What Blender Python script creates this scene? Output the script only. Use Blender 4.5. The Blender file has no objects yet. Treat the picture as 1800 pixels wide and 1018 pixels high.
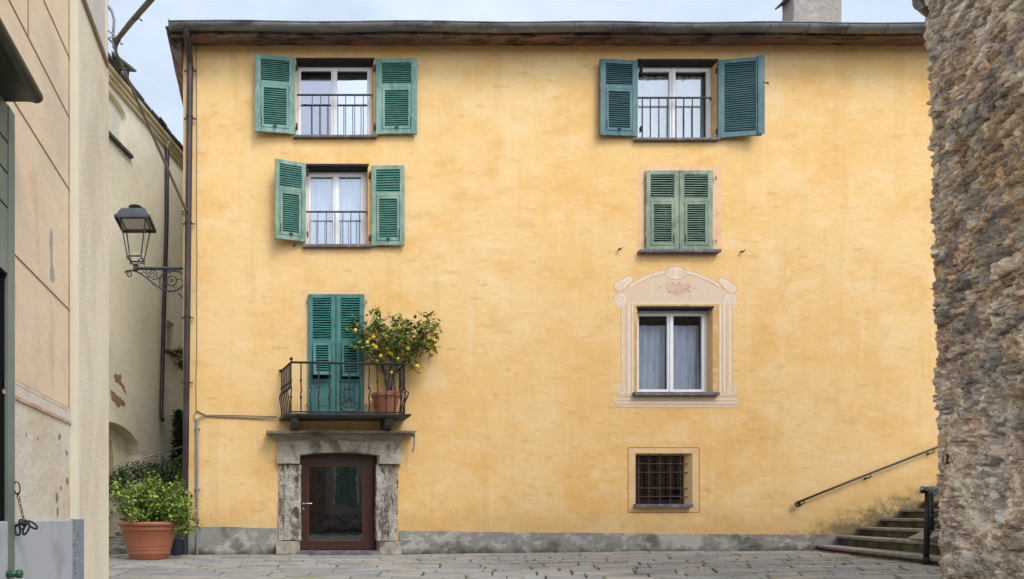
import bpy, bmesh, math, random
import numpy as np
from mathutils import Vector, Matrix, noise
random.seed(7); np.random.seed(7)
R = math.radians
S = bpy.context.scene
COL = S.collection
# ------------------------------------------------------------------ camera
F = 1092.0; VX = 480.0; VY = 908.0; EZ = 0.762; D0 = 13.0
cam = bpy.data.cameras.new('camera'); co = bpy.data.objects.new('camera', cam); COL.objects.link(co)
co.location = (0, 0, EZ); co.rotation_euler = (R(90), 0, 0)
cam.sensor_width = 36; cam.lens = 36*F/1800
cam.shift_x = (900-VX)/1800; cam.shift_y = (VY-509)/1800
cam.clip_start = .05; cam.clip_end = 2000
S.camera = co
# ------------------------------------------------------------------ world, sun, exposure
SUN_EL, SUN_AZ = 50, 152          # azimuth measured clockwise from +Y (the sun is veiled by cloud behind the camera, to its right)
w = bpy.data.worlds.new('World'); S.world = w; w.use_nodes = True
nt = w.node_tree; nt.nodes.clear()
out = nt.nodes.new('ShaderNodeOutputWorld'); bg = nt.nodes.new('ShaderNodeBackground')
sky = nt.nodes.new('ShaderNodeTexSky'); sky.sky_type = 'NISHITA'; sky.sun_disc = False
sky.sun_elevation = R(SUN_EL); sky.sun_rotation = R(SUN_AZ); sky.air_density = 1.0; sky.dust_density = 1.5
tc = nt.nodes.new('ShaderNodeTexCoord'); mp = nt.nodes.new('ShaderNodeMapping'); mp.inputs['Scale'].default_value = (1, 1, 2.2)
mp.inputs['Location'].default_value = (.35, .2, .1)
nz = nt.nodes.new('ShaderNodeTexNoise'); nz.inputs['Scale'].default_value = 2.3; nz.inputs['Detail'].default_value = 7; nz.inputs['Roughness'].default_value = .55
rp = nt.nodes.new('ShaderNodeValToRGB'); rp.color_ramp.elements[0].position = .36; rp.color_ramp.elements[1].position = .66
rp.color_ramp.elements[0].color = (.50, .50, .50, 1); rp.color_ramp.elements[1].color = (.9, .9, .9, 1)
mx = nt.nodes.new('ShaderNodeMix'); mx.data_type = 'RGBA'
mx.inputs['B'].default_value = (6.5, 7.45, 8.7, 1)
L = nt.links.new
L(tc.outputs['Generated'], mp.inputs['Vector']); L(mp.outputs[0], nz.inputs['Vector']); L(nz.outputs['Fac'], rp.inputs['Fac'])
L(rp.outputs['Color'], mx.inputs['Factor']); L(sky.outputs['Color'], mx.inputs['A']); 
# thin cloud is brightest around the veiled sun
vd = nt.nodes.new('ShaderNodeVectorMath'); vd.operation = 'DOT_PRODUCT'; L(tc.outputs['Generated'], vd.inputs[0])
vd.inputs[1].default_value = (math.sin(R(SUN_AZ))*math.cos(R(SUN_EL)), math.cos(R(SUN_AZ))*math.cos(R(SUN_EL)), math.sin(R(SUN_EL)))
gl = nt.nodes.new('ShaderNodeMapRange'); gl.interpolation_type = 'SMOOTHSTEP'; gl.inputs['From Min'].default_value = .25; gl.inputs['From Max'].default_value = 1; gl.inputs['To Min'].default_value = 1; gl.inputs['To Max'].default_value = 2.3
L(vd.outputs['Value'], gl.inputs['Value'])
sc_ = nt.nodes.new('ShaderNodeVectorMath'); sc_.operation = 'SCALE'; L(mx.outputs['Result'], sc_.inputs[0]); L(gl.outputs[0], sc_.inputs['Scale']); L(sc_.outputs[0], bg.inputs['Color'])
bg.inputs['Strength'].default_value = .12
L(bg.outputs[0], out.inputs['Surface'])
sun = bpy.data.lights.new('sun', 'SUN'); sun.energy = 1.3; sun.angle = R(20); sun.color = (1, .95, .87)
so = bpy.data.objects.new('sun', sun); COL.objects.link(so)
az, el = R(SUN_AZ), R(SUN_EL)
sd = Vector((math.sin(az)*math.cos(el), math.cos(az)*math.cos(el), math.sin(el)))
so.rotation_euler = (-sd).to_track_quat('-Z', 'Y').to_euler(); so.location = (-5, -5, 20)
S.view_settings.view_transform = 'Standard'; S.view_settings.look = 'None'; S.view_settings.exposure = 0.27; S.view_settings.gamma = 1
S.cycles.max_bounces = 6; S.cycles.transparent_max_bounces = 12

# ------------------------------------------------------------------ helpers
def P(px, py, d=D0): return Vector(((px-VX)*d/F, d, EZ+(VY-py)*d/F))
def FX(px): return (px-VX)/84.0
def FZ(py): return EZ+(VY-py)/84.0
def ground(x): return float(np.interp(x, [-1.55, 2.6, 7.4, 11.3], [-.036, -.036, .024, .048]))
def srgb(r, g, b):
    f = lambda c: (c/255/12.92) if c/255 <= .04045 else ((c/255+.055)/1.055)**2.4
    return (f(r), f(g), f(b))
WL = {}                                             # world location of every empty
class MB:
    def __init__(s): s.v = []; s.f = []; s.mi = []; s.m = 0; s.X = None
    def _a(s, vs):
        n = len(s.v)
        for p in vs:
            p = Vector(p)
            if s.X is not None: p = s.X @ p
            s.v.append(p)
        return n
    def face(s, vs): n = s._a(vs); s.f.append(tuple(range(n, n+len(vs)))); s.mi.append(s.m)
    def poly(s, vs, fs):
        n = s._a(vs)
        for f in fs: s.f.append(tuple(n+i for i in f)); s.mi.append(s.m)
    def box(s, x0, x1, y0, y1, z0, z1):
        s.poly([(x0,y0,z0),(x1,y0,z0),(x1,y1,z0),(x0,y1,z0),(x0,y0,z1),(x1,y0,z1),(x1,y1,z1),(x0,y1,z1)],
               [(0,3,2,1),(4,5,6,7),(0,1,5,4),(1,2,6,5),(2,3,7,6),(3,0,4,7)])
    def obox(s, c, ax, ay, az_):                     # oriented box: centre and three half axes
        c, ax, ay, az_ = map(Vector, (c, ax, ay, az_)); vs = []
        for k in (-1, 1):
            for (i, j) in ((-1,-1),(1,-1),(1,1),(-1,1)): vs.append(c+ax*i+ay*j+az_*k)
        s.poly(vs, [(0,3,2,1),(4,5,6,7),(0,1,5,4),(1,2,6,5),(2,3,7,6),(3,0,4,7)])
    def tube(s, pts, r, n=8, cap=True):
        pts = [Vector(p) for p in pts]; m = len(pts)
        if not hasattr(r, '__len__'): r = [r]*m
        rings = []; up = None
        for i, p in enumerate(pts):
            t = (pts[min(i+1, m-1)]-pts[max(i-1, 0)]).normalized()
            if up is None: up = Vector((0,0,1)) if abs(t.z) < .9 else Vector((1,0,0))
            a = t.cross(up)
            if a.length < 1e-4: a = t.orthogonal()
            a.normalize(); b = t.cross(a).normalized(); up = a.cross(t)*-1 if False else up
            rings.append([p+(a*math.cos(2*math.pi*k/n)+b*math.sin(2*math.pi*k/n))*r[i] for k in range(n)])
        vs = [q for g in rings for q in g]; fs = []
        for i in range(m-1):
            for k in range(n): fs.append((i*n+k, i*n+(k+1)%n, (i+1)*n+(k+1)%n, (i+1)*n+k))
        if cap: fs.append(tuple(range(n))[::-1]); fs.append(tuple((m-1)*n+k for k in range(n)))
        s.poly(vs, fs)
    def lathe(s, c, prof, n=24, axis='z', sx=1, sy=1):      # prof: (radius, height)
        c = Vector(c); vs = []; m = len(prof)
        for (r, h) in prof:
            for k in range(n):
                a = 2*math.pi*k/n
                q = Vector((r*math.cos(a)*sx, r*math.sin(a)*sy, h))
                if axis == 'y': q = Vector((q.x, q.z, q.y))
                if axis == 'x': q = Vector((q.z, q.x, q.y))
                vs.append(c+q)
        fs = []
        for i in range(m-1):
            for k in range(n): fs.append((i*n+k, i*n+(k+1)%n, (i+1)*n+(k+1)%n, (i+1)*n+k))
        fs.append(tuple(range(n))[::-1]); fs.append(tuple((m-1)*n+k for k in range(n)))
        s.poly(vs, fs)
    def ball(s, c, r, n=10, sz=1.0):
        prof = [(r*math.sin(math.pi*i/n)+1e-4, -r*math.cos(math.pi*i/n)*sz) for i in range(n+1)]
        s.lathe(c, prof, max(8, n+2))
    def prism(s, pts, y0, y1):                        # outline in (x, z) extruded along y
        n = len(pts)
        vs = [(x, y0, z) for x, z in pts]+[(x, y1, z) for x, z in pts]
        s.poly(vs, [tuple(range(n)), tuple(range(2*n-1, n-1, -1))]+[(i, (i+1)%n+0, (i+1)%n+n, i+n)[::-1] for i in range(n)])
    def loft(s, rows):                                # rows of (z, x0, x1, yfront, yback)
        vs = []
        for (z, x0, x1, yf, yb) in rows: vs += [(x0,yf,z),(x1,yf,z),(x1,yb,z),(x0,yb,z)]
        fs = [(3,2,1,0)]; m = len(rows)
        for i in range(m-1):
            for k in range(4): fs.append((i*4+k, i*4+(k+1)%4, (i+1)*4+(k+1)%4, (i+1)*4+k))
        fs.append(tuple((m-1)*4+k for k in range(4)))
        s.poly(vs, fs)
    def ribbon(s, pts, wd, y, th=.0015):               # painted line in the (x, z) plane
        m = len(pts); l = []; r = []
        for i in range(m):
            a = Vector(pts[max(i-1,0)]); b = Vector(pts[min(i+1,m-1)]); t = (b-a)
            if t.length < 1e-6: t = Vector((1,0))
            t.normalize(); nn = Vector((-t.y, t.x))*wd/2; p = Vector(pts[i])
            l.append((p.x+nn.x, y, p.y+nn.y)); r.append((p.x-nn.x, y, p.y-nn.y))
        for i in range(m-1): s.face([r[i], r[i+1], l[i+1], l[i]])
    def build(s, name, mat, parent=None, smooth=False, bevel=0, rough=None):
        base = WL.get(parent.name, Vector((0,0,0))) if parent else Vector((0,0,0))
        me = bpy.data.meshes.new(name)
        me.from_pydata([tuple(p-base) for p in s.v], [], s.f)
        mats = mat if isinstance(mat, (list, tuple)) else [mat]
        for m_ in mats: me.materials.append(m_)
        if len(mats) > 1: me.polygons.foreach_set('material_index', s.mi)
        bm = bmesh.new(); bm.from_mesh(me)
        bmesh.ops.recalc_face_normals(bm, faces=bm.faces)
        if bevel:
            es = [e for e in bm.edges if len(e.link_faces) == 2 and e.calc_face_angle(0) > .5]
            bmesh.ops.bevel(bm, geom=es, offset=bevel, segments=2, affect='EDGES', profile=.6, clamp_overlap=True)
        if rough:
            amp, sc, cut = rough
            for _ in range(8):
                es = [e for e in bm.edges if e.calc_length() > cut*1.5]
                if not es: break
                bmesh.ops.subdivide_edges(bm, edges=es, cuts=1, use_grid_fill=True)
            for v in bm.verts:
                q = v.co+base
                v.co += (noise.noise_vector(q*sc)+.5*noise.noise_vector(q*sc*2.7))*amp
        bm.to_mesh(me); bm.free()
        if smooth: me.polygons.foreach_set('use_smooth', [True]*len(me.polygons))
        o = bpy.data.objects.new(name, me); COL.objects.link(o)
        if parent: o.parent = parent; WL[o.name] = base
        else: WL[o.name] = Vector((0,0,0))
        return o
def smooth_by_angle(o, ang=40):
    me = o.data; me.polygons.foreach_set('use_smooth', [True]*len(me.polygons))
    bm = bmesh.new(); bm.from_mesh(me)
    for e in bm.edges:
        if len(e.link_faces) == 2 and e.calc_face_angle(0) > R(ang): e.smooth = False
    bm.to_mesh(me); bm.free(); return o
def thing(name, loc, label, cat, group=None):
    o = bpy.data.objects.new(name, None); COL.objects.link(o); o.location = loc; o.empty_display_size = .2
    WL[o.name] = Vector(loc); tag(o, label, cat, group); return o
def tag(o, label=None, cat=None, group=None, kind=None):
    if label: o['label'] = label
    if cat: o['category'] = cat
    if group: o['group'] = group
    if kind: o['kind'] = kind
    return o
def lab(o, label): o['label'] = label; return o

# ------------------------------------------------------------------ materials
def M(name, base, rough=.8, var=(), bump=None, metal=0, spec=.4, coat=0, island=None, sss=0, zmask=None):
    """var: list of (colour, scale, lo, hi, strength, stretch[, detail]) noise patches laid over the base colour.
       zmask: (colour, z_low, z_high, strength, noise scale) dirt or moss that sits low on the surface"""
    m = bpy.data.materials.new(name); m.use_nodes = True; n = m.node_tree.nodes; l = m.node_tree.links.new
    b = n['Principled BSDF']; b.inputs['Roughness'].default_value = rough; b.inputs['Metallic'].default_value = metal
    b.inputs['Specular IOR Level'].default_value = spec; b.inputs['Coat Weight'].default_value = coat
    geo = n.new('ShaderNodeNewGeometry'); cur = None
    def noise_fac(scale, lo, hi, stretch, detail=6):
        mp = n.new('ShaderNodeMapping'); mp.inputs['Scale'].default_value = stretch
        mp.inputs['Location'].default_value = (random.random()*50, random.random()*50, random.random()*50)
        nz = n.new('ShaderNodeTexNoise'); nz.inputs['Scale'].default_value = scale; nz.inputs['Detail'].default_value = detail; nz.inputs['Roughness'].default_value = .6
        mr = n.new('ShaderNodeMapRange'); mr.inputs['From Min'].default_value = lo; mr.inputs['From Max'].default_value = hi
        l(geo.outputs['Position'], mp.inputs['Vector']); l(mp.outputs[0], nz.inputs['Vector']); l(nz.outputs['Fac'], mr.inputs['Value'])
        return mr.outputs[0]
    def mixc(a, colr, fac):
        x = n.new('ShaderNodeMix'); x.data_type = 'RGBA'
        if a is None: x.inputs['A'].default_value = (*base, 1)
        else: l(a, x.inputs['A'])
        if isinstance(colr, tuple): x.inputs['B'].default_value = (*colr, 1)
        else: l(colr, x.inputs['B'])
        l(fac, x.inputs['Factor']); return x.outputs['Result']
    def mul(sock, k):
        x = n.new('ShaderNodeMath'); x.operation = 'MULTIPLY'; l(sock, x.inputs[0])
        if isinstance(k, (int, float)): x.inputs[1].default_value = k
        else: l(k, x.inputs[1])
        return x.outputs[0]
    if island:                                   # colour ramp over a random value per leaf / stone
        rmp = n.new('ShaderNodeValToRGB'); e = rmp.color_ramp.elements
        for i, c in enumerate(island):
            p_ = i/(len(island)-1)
            if i < 2: e[i].position = p_; e[i].color = (*c, 1)
            else: q = e.new(p_); q.color = (*c, 1)
        e[1].position = 1/(len(island)-1)
        l(geo.outputs['Random Per Island'], rmp.inputs['Fac']); cur = rmp.outputs['Color']
    for v in var:
        colr, sc, lo, hi, st, stretch = v[:6]; det = v[6] if len(v) > 6 else 6
        cur = mixc(cur, colr, mul(noise_fac(sc, lo, hi, stretch, det), st))
    if zmask:
        colr, z0, z1, st, sc = zmask
        sp = n.new('ShaderNodeSeparateXYZ'); l(geo.outputs['Position'], sp.inputs[0])
        nzf = noise_fac(sc, .3, .7, (1,1,1))
        ad = n.new('ShaderNodeMath'); ad.operation = 'MULTIPLY_ADD'; l(nzf, ad.inputs[0]); ad.inputs[1].default_value = -(z1-z0)*1.1; l(sp.outputs['Z'], ad.inputs[2])
        mr = n.new('ShaderNodeMapRange'); mr.inputs['From Min'].default_value = z1-(z1-z0)*.55; mr.inputs['From Max'].default_value = z0-(z1-z0)*.55
        l(ad.outputs[0], mr.inputs['Value']); cur = mixc(cur, colr, mul(mr.outputs[0], st))
    if cur is None: b.inputs['Base Color'].default_value = (*base, 1)
    else: l(cur, b.inputs['Base Color'])
    if bump:
        prev = None
        for (sc, st, stretch) in bump:
            f = noise_fac(sc, 0, 1, stretch, 5)
            bp = n.new('ShaderNodeBump'); bp.inputs['Strength'].default_value = 1; bp.inputs['Distance'].default_value = st
            l(f, bp.inputs['Height'])
            if prev: l(prev, bp.inputs['Normal'])
            prev = bp.outputs['Normal']
        l(prev, b.inputs['Normal'])
    return m
I1 = (1,1,1)
OCH = (.785, .485, .185)
m_ochre = M('ochre_plaster', OCH, .92, [
    ((.81,.545,.255), .5, .42, .60, .8, (1,1,1.2)), ((.735,.40,.115), .75, .5, .68, .7, (1,1,1.2)),
    ((.82,.59,.32), 1.7, .52, .68, .6, (.8,1,1.3)), ((.69,.38,.125), 2.1, .57, .72, .6, (.7,1,1.4)),
    ((.66,.40,.15), 1.5, .56, .72, .45, (2.6,1,.22)), ((.82,.61,.35), 1.9, .58, .74, .4, (3,1,.2)),
    ((.60,.36,.15), 4.5, .62, .67, .5, (.6,1,1.5)), ((.83,.66,.42), 7, .62, .70, .4, (.6,1,1.5)), ((.52,.32,.14), 18, .65, .70, .6, (.4,1,1.6)), ((.42,.27,.13), 40, .70, .74, .6, (.5,1,1.3))],
    bump=[(2.0, .018, (.9,1,1.1)), (9, .006, (.7,1,1.3)), (70, .003, I1)], spec=.15, zmask=((.56,.37,.16), .42, 1.0, .55, 3))
def stair_stain(m):                                   # moss and damp on the wall just above the line of the steps
    n = m.node_tree.nodes; l = m.node_tree.links.new; b = n['Principled BSDF']
    geo = n.new('ShaderNodeNewGeometry'); sp = n.new('ShaderNodeSeparateXYZ'); l(geo.outputs['Position'], sp.inputs[0])
    def math_(op, a, b_): 
        x = n.new('ShaderNodeMath'); x.operation = op
        for k, v in enumerate((a, b_)):
            if isinstance(v, (int, float)): x.inputs[k].default_value = v
            else: l(v, x.inputs[k])
        return x.outputs[0]
    x0, z0 = FX(1433), FZ(946); line = math_('ADD', math_('MULTIPLY', math_('MAXIMUM', math_('SUBTRACT', sp.outputs['X'], x0), 0), .3228), z0)
    t = math_('SUBTRACT', sp.outputs['Z'], line)
    nz = n.new('ShaderNodeTexNoise'); nz.inputs['Scale'].default_value = 5.5; nz.inputs['Detail'].default_value = 10; nz.inputs['Roughness'].default_value = .75; l(geo.outputs['Position'], nz.inputs['Vector'])
    t2 = math_('ADD', t, math_('MULTIPLY', math_('SUBTRACT', nz.outputs['Fac'], .5), -1.7))
    def ramp(v, a, b_):
        mr = n.new('ShaderNodeMapRange'); mr.inputs['From Min'].default_value = a; mr.inputs['From Max'].default_value = b_; l(v, mr.inputs['Value']); return mr.outputs[0]
    gate = ramp(sp.outputs['X'], x0-.75, x0+.5)
    for colr, a, b_, st in (((.64,.39,.15), .95, .25, .5), ((.34,.25,.12), .40, .12, .65), ((.12,.11,.06), .20, .0, .7)):
        cur = b.inputs['Base Color'].links[0].from_socket; mx = n.new('ShaderNodeMix'); mx.data_type = 'RGBA'; l(cur, mx.inputs['A']); mx.inputs['B'].default_value = (*colr, 1)
        l(math_('MULTIPLY', math_('MULTIPLY', ramp(t2, a, b_), gate), st), mx.inputs['Factor']); l(mx.outputs['Result'], b.inputs['Base Color'])
stair_stain(m_ochre)
m_ochre_border = M('painted_sand_border', (.74,.49,.24), .92, [((.66,.38,.16), 2.5, .45, .65, .5, I1), ((.8,.58,.36), 6, .5, .7, .5, I1)], bump=[(14, .006, I1), (70, .002, I1)], spec=.15)
m_pink_border = M('painted_pink_border', (.74,.46,.26), .92, [((.62,.34,.17), 5, .5, .68, .6, I1), ((.8,.58,.4), 3, .5, .7, .6, I1)], bump=[(14, .006, I1), (70, .002, I1)], spec=.15)
m_pal = M('painted_cream', (.69,.52,.36), .92, [((.72,.47,.28), 2.2, .45, .65, .6, I1), ((.62,.53,.42), 3.5, .5, .7, .6, I1), ((.55,.36,.2), 16, .6, .72, .3, I1)], bump=[(14, .006, I1), (70, .002, I1)], spec=.15)
m_pal2 = M('painted_pale_band', (.76,.62,.45), .92, [((.68,.48,.32), 5, .48, .66, .6, I1)], spec=.15)
m_pinkline = M('painted_pink_line', (.56,.33,.21), .92, [((.66,.42,.26), 9, .45, .65, .7, I1)], spec=.15)
m_brownline = M('painted_brown_line', (.26,.09,.045), .92, spec=.15)
m_rose = M('painted_rose', (.56,.35,.25), .92, [((.68,.48,.34), 22, .42, .6, .9, I1)], spec=.15)
m_ochreband = M('painted_ochre_band', (.58,.34,.12), .92, [((.72,.50,.25), 6, .45, .62, .8, I1), ((.42,.22,.08), 8, .55, .7, .5, I1)], spec=.15)
m_soffit_plaster = M('window_reveal_plaster', (.66,.42,.18), .92, [((.8,.6,.35), 5, .5, .7, .5, I1), ((.45,.27,.12), 7, .58, .7, .5, I1)], bump=[(20, .006, I1)], spec=.15)
m_plinth = M('grey_cement', (.27,.255,.225), .92, [((.46,.43,.38), 1.8, .53, .58, .85, (1,1,1.3)), ((.12,.115,.10), 1.5, .52, .62, .8, (1,1,1.6)), ((.42,.40,.36), 4, .56, .6, .6, I1), ((.36,.34,.3), 7, .55, .7, .5, I1), ((.08,.08,.06), 9, .6, .72, .5, I1)],
    bump=[(6, .012, I1), (40, .004, I1)], zmask=((.035,.04,.018), -.05, .16, .8, 5), spec=.2)
m_stone = M('weathered_grey_stone', (.38,.335,.265), .92, [((.50,.45,.36), 3.5, .48, .62, .7, I1), ((.11,.09,.06), 3.0, .50, .62, .8, (1.6,1,.8)), ((.54,.50,.42), 18, .56, .72, .5, I1), ((.10,.085,.06), 26, .6, .7, .6, I1)],
    bump=[(9, .02, I1), (45, .01, I1)], spec=.2)
m_jamb = M('eroded_grey_stone', (.40,.36,.30), .95, [((.58,.54,.47), 4, .5, .62, .7, I1), ((.10,.075,.045), 2.2, .50, .60, .8, (2.0,1,.7)), ((.58,.53,.45), 20, .54, .64, .6, (1.3,1,.8)), ((.09,.07,.045), 24, .57, .65, .75, (1.3,1,.8)), ((.05,.038,.022), 3.3, .56, .61, .85, (1.8,1,.6)), ((.10,.22,.15), 2.5, .68, .72, .5, I1)],
    bump=[(10, .04, I1), (38, .02, I1)], spec=.2)
m_cornice = M('dark_cornice_stone', (.23,.195,.15), .92, [((.36,.32,.25), 5, .5, .64, .7, (.5,1,1)), ((.06,.045,.03), 4, .52, .66, .8, (.5,1,1)), ((.4,.36,.28), 30, .55, .66, .5, I1)], bump=[(9, .012, (.5,1,1)), (45, .006, I1)], spec=.2)
m_slate = M('slate', (.085,.078,.075), .75, [((.17,.16,.155), 5, .5, .7, .7, I1), ((.035,.03,.028), 9, .52, .68, .6, I1)], bump=[(20, .006, I1)], spec=.3)
m_lintel = M('dark_slate_lintel', (.035,.032,.034), .85, [((.07,.065,.065), 6, .5, .7, .6, I1)], bump=[(30, .004, I1)], spec=.1)
m_sill = M('slate_sill', (.12,.11,.115), .7, [((.26,.24,.24), 7, .48, .64, .7, I1), ((.05,.045,.045), 11, .5, .7, .6, I1)], bump=[(25, .004, I1)])
def paint(name, c, worn, dark, amt=.7):
    return M(name, c, .62, [(worn, 3.2, .44, .62, amt, (1,1,.6)), (dark, 5.5, .52, .68, .65, (1.3,1,.5)), (worn, 18, .54, .62, amt, (1.4,1,.4)), ((.30,.32,.26), 40, .64, .68, .75, (1.5,1,.5)), (dark, 45, .62, .7, .7, (1.5,1,.4))],
             bump=[(60, .0025, (1.6,1,.35)), (14, .003, (1.3,1,.4))], spec=.35)
m_gA = paint('worn_green_paint', (.115,.225,.185), (.24,.36,.30), (.05,.13,.10), .8)
m_gB = paint('faded_sage_green_paint', (.135,.225,.16), (.25,.34,.25), (.05,.125,.09), .85)
m_gC = paint('blue_green_paint', (.065,.135,.145), (.12,.21,.21), (.035,.085,.09), .6)
m_gD = paint('peeling_grey_green_paint', (.17,.215,.14), (.29,.32,.21), (.045,.09,.065), .9)
m_gE = paint('deep_sea_green_paint', (.038,.145,.125), (.085,.23,.20), (.02,.085,.07), .65)
m_gAl = M('green_louvre_paint', (.05,.165,.12), .55, [((.10,.24,.19), 7, .45, .65, .6, (.4,1,1)), ((.02,.085,.06), 14, .55, .7, .6, (.4,1,1))], spec=.3)
m_gCl = M('blue_green_louvre_paint', (.03,.085,.09), .55, [((.055,.13,.13), 7, .45, .65, .6, (.4,1,1)), ((.012,.05,.05), 14, .55, .7, .6, (.4,1,1))], spec=.3)
m_gDl = M('faded_louvre_paint', (.13,.20,.14), .6, [((.22,.30,.22), 7, .45, .65, .7, (.4,1,1)), ((.03,.07,.05), 14, .52, .7, .7, (.4,1,1))], spec=.3)
m_gEl = M('sea_green_louvre_paint', (.03,.15,.125), .5, [((.07,.23,.2), 7, .45, .65, .6, (.4,1,1)), ((.012,.075,.06), 14, .55, .7, .6, (.4,1,1))], spec=.3)
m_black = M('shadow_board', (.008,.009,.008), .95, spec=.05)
m_iron = M('wrought_iron', (.028,.025,.026), .55, [((.075,.065,.06), 20, .5, .66, .7, I1), ((.11,.06,.04), 35, .62, .7, .5, I1)], bump=[(60, .002, I1)], metal=.35)
m_rust = M('rusty_iron', (.05,.032,.027), .7, [((.15,.075,.05), 22, .45, .62, .8, I1), ((.03,.02,.018), 30, .55, .7, .6, I1)], metal=.2)
m_lampiron = M('grey_lamp_iron', (.05,.05,.055), .5, [((.09,.09,.1), 9, .45, .65, .6, I1)], metal=.4)
m_white = M('white_window_paint', (.78,.76,.74), .45, [((.66,.62,.56), 6, .5, .7, .5, I1), ((.6,.52,.42), 25, .66, .74, .3, I1)], spec=.4)
m_greywin = M('grey_window_frame', (.42,.41,.43), .5, spec=.4)
m_brown = M('mahogany', (.050,.017,.010), .38, [((.085,.03,.017), 6, .4, .65, .7, (6,1,.5)), ((.03,.009,.006), 9, .5, .7, .6, (8,1,.4))], coat=.25)
m_steel = M('brushed_steel', (.6,.58,.56), .3, metal=1)
m_zinc = M('weathered_zinc', (.17,.165,.16), .5, [((.055,.045,.04), 3, .5, .66, .85, (.35,1,1.6)), ((.34,.33,.32), 6, .52, .7, .6, (.4,1,1)), ((.12,.05,.03), 8, .6, .72, .7, (.4,1,1))], metal=.35, bump=[(12, .004, I1)])
m_pipe = M('brown_copper_pipe', (.042,.031,.031), .42, [((.10,.07,.068), 3, .5, .68, .6, (2,2,.4)), ((.25,.23,.23), 9, .68, .76, .7, (2,2,.3)), ((.025,.018,.016), 6, .52, .7, .5, I1)], metal=.4)
m_gpipe = M('grey_steel_pipe', (.30,.31,.32), .45, [((.18,.18,.18), 8, .5, .7, .6, I1)], metal=.5)
m_cable = M('black_cable', (.045,.038,.032), .7, [((.12,.09,.06), 20, .5, .65, .6, I1)])
m_cable2 = M('grey_brown_conduit', (.20,.175,.15), .7, [((.12,.10,.085), 8, .5, .65, .6, I1)])
m_wcable = M('grey_white_cable', (.42,.42,.42), .6)
m_terra = M('terracotta_plastic', (.36,.125,.062), .5, [((.42,.17,.095), 3, .45, .65, .5, I1), ((.28,.085,.04), 7, .55, .7, .4, I1)], spec=.35)
m_soil = M('soil', (.035,.025,.018), .95, bump=[(40, .02, I1)])
m_bark = M('grey_bark', (.085,.07,.055), .9, [((.16,.14,.11), 12, .45, .65, .7, (1,1,.4))], bump=[(30, .01, (1,1,.4))])
m_lemonleaf = M('lemon_leaves', (.1,.15,.03), .42, island=[(.05,.10,.022),(.09,.15,.028),(.15,.21,.04),(.24,.29,.055),(.40,.40,.09)], spec=.4)
m_shrubleaf = M('bright_shrub_leaves', (.1,.2,.03), .5, island=[(.04,.085,.02),(.08,.15,.025),(.14,.24,.032),(.22,.33,.04),(.40,.47,.06),(.34,.32,.05)], spec=.3)
m_darkleaf = M('dark_shrub_leaves', (.05,.1,.02), .5, island=[(.022,.045,.018),(.035,.07,.022),(.06,.1,.03),(.10,.14,.05)], spec=.3)
m_cypress = M('conifer_leaves', (.02,.05,.015), .6, island=[(.008,.025,.01),(.015,.04,.014),(.03,.06,.02)], spec=.2)
m_purpleleaf = M('mixed_trailing_leaves', (.05,.06,.03), .5, island=[(.05,.03,.03),(.04,.06,.02),(.08,.11,.025),(.12,.14,.03)], spec=.3)
m_lemon = M('lemon_peel', (.78,.53,.04), .45, [((.6,.5,.05), 9, .5, .65, .6, I1), ((.85,.62,.08), 14, .5, .65, .6, I1)], bump=[(90, .002, I1)])
m_creamH = M('pale_yellow_plaster', (.84,.75,.56), .92, [((.86,.79,.64), .6, .45, .62, .6, I1), ((.72,.62,.43), .9, .5, .68, .5, I1), ((.60,.53,.4), 4, .5, .7, .4, (.6,1,2))], bump=[(4, .015, I1), (40, .004, I1)], spec=.15)
m_creamtrim = M('yellow_cornice_plaster', (.74,.60,.36), .9, [((.68,.52,.28), 4, .5, .65, .5, I1)], spec=.15)
m_peel = M('exposed_brown_render', (.36,.215,.13), .95, [((.26,.15,.09), 8, .5, .65, .6, I1)], bump=[(20, .01, I1)])
m_beige = M('beige_painted_plaster', (.74,.565,.38), .92, [((.66,.42,.245), .9, .49, .64, .8, (1,1,.6)), ((.58,.47,.34), 1.3, .5, .66, .7, I1), ((.53,.30,.15), 3, .58, .72, .55, (1,1,.35)), ((.45,.33,.22), 26, .64, .72, .4, I1)], bump=[(8, .008, I1), (60, .003, I1)], spec=.15)
m_beige_low = M('pale_lower_plaster', (.62,.54,.42), .92, [((.54,.40,.26), 1.6, .5, .66, .7, (1,1,.5)), ((.62,.55,.44), 3, .5, .7, .6, I1), ((.33,.26,.19), 5.5, .66, .70, .8, (2,1.6,.7)), ((.5,.28,.1), 6, .68, .76, .6, (2,1.5,.3))], bump=[(6, .02, I1), (60, .004, I1)], spec=.15)
m_pilaster = M('rough_cream_plaster', (.77,.66,.49), .95, [((.58,.47,.34), 1.4, .48, .64, .7, (1,1,.5)), ((.62,.55,.45), 2, .52, .7, .6, (1,1,.4)), ((.40,.31,.2), 40, .62, .72, .5, I1)], bump=[(30, .008, I1), (110, .006, I1)], spec=.15)
m_pilside = M('smooth_cream_strip', (.72,.65,.51), .9, [((.56,.55,.47), 1.2, .5, .7, .5, I1)], spec=.15)
m_cove = M('pale_grey_plaster', (.56,.52,.47), .9, [((.48,.40,.3), 3, .5, .65, .5, I1)], spec=.15)
m_groove = M('brown_score_line', (.24,.15,.09), .95)
m_string = M('pink_grey_string_plaster', (.62,.54,.44), .92, [((.54,.38,.28), 5, .5, .68, .7, I1)], bump=[(30, .004, I1)], spec=.15)
m_stringline = M('dusty_pink_line', (.44,.27,.19), .95, [((.58,.42,.31), 12, .45, .6, .8, I1)])
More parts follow.
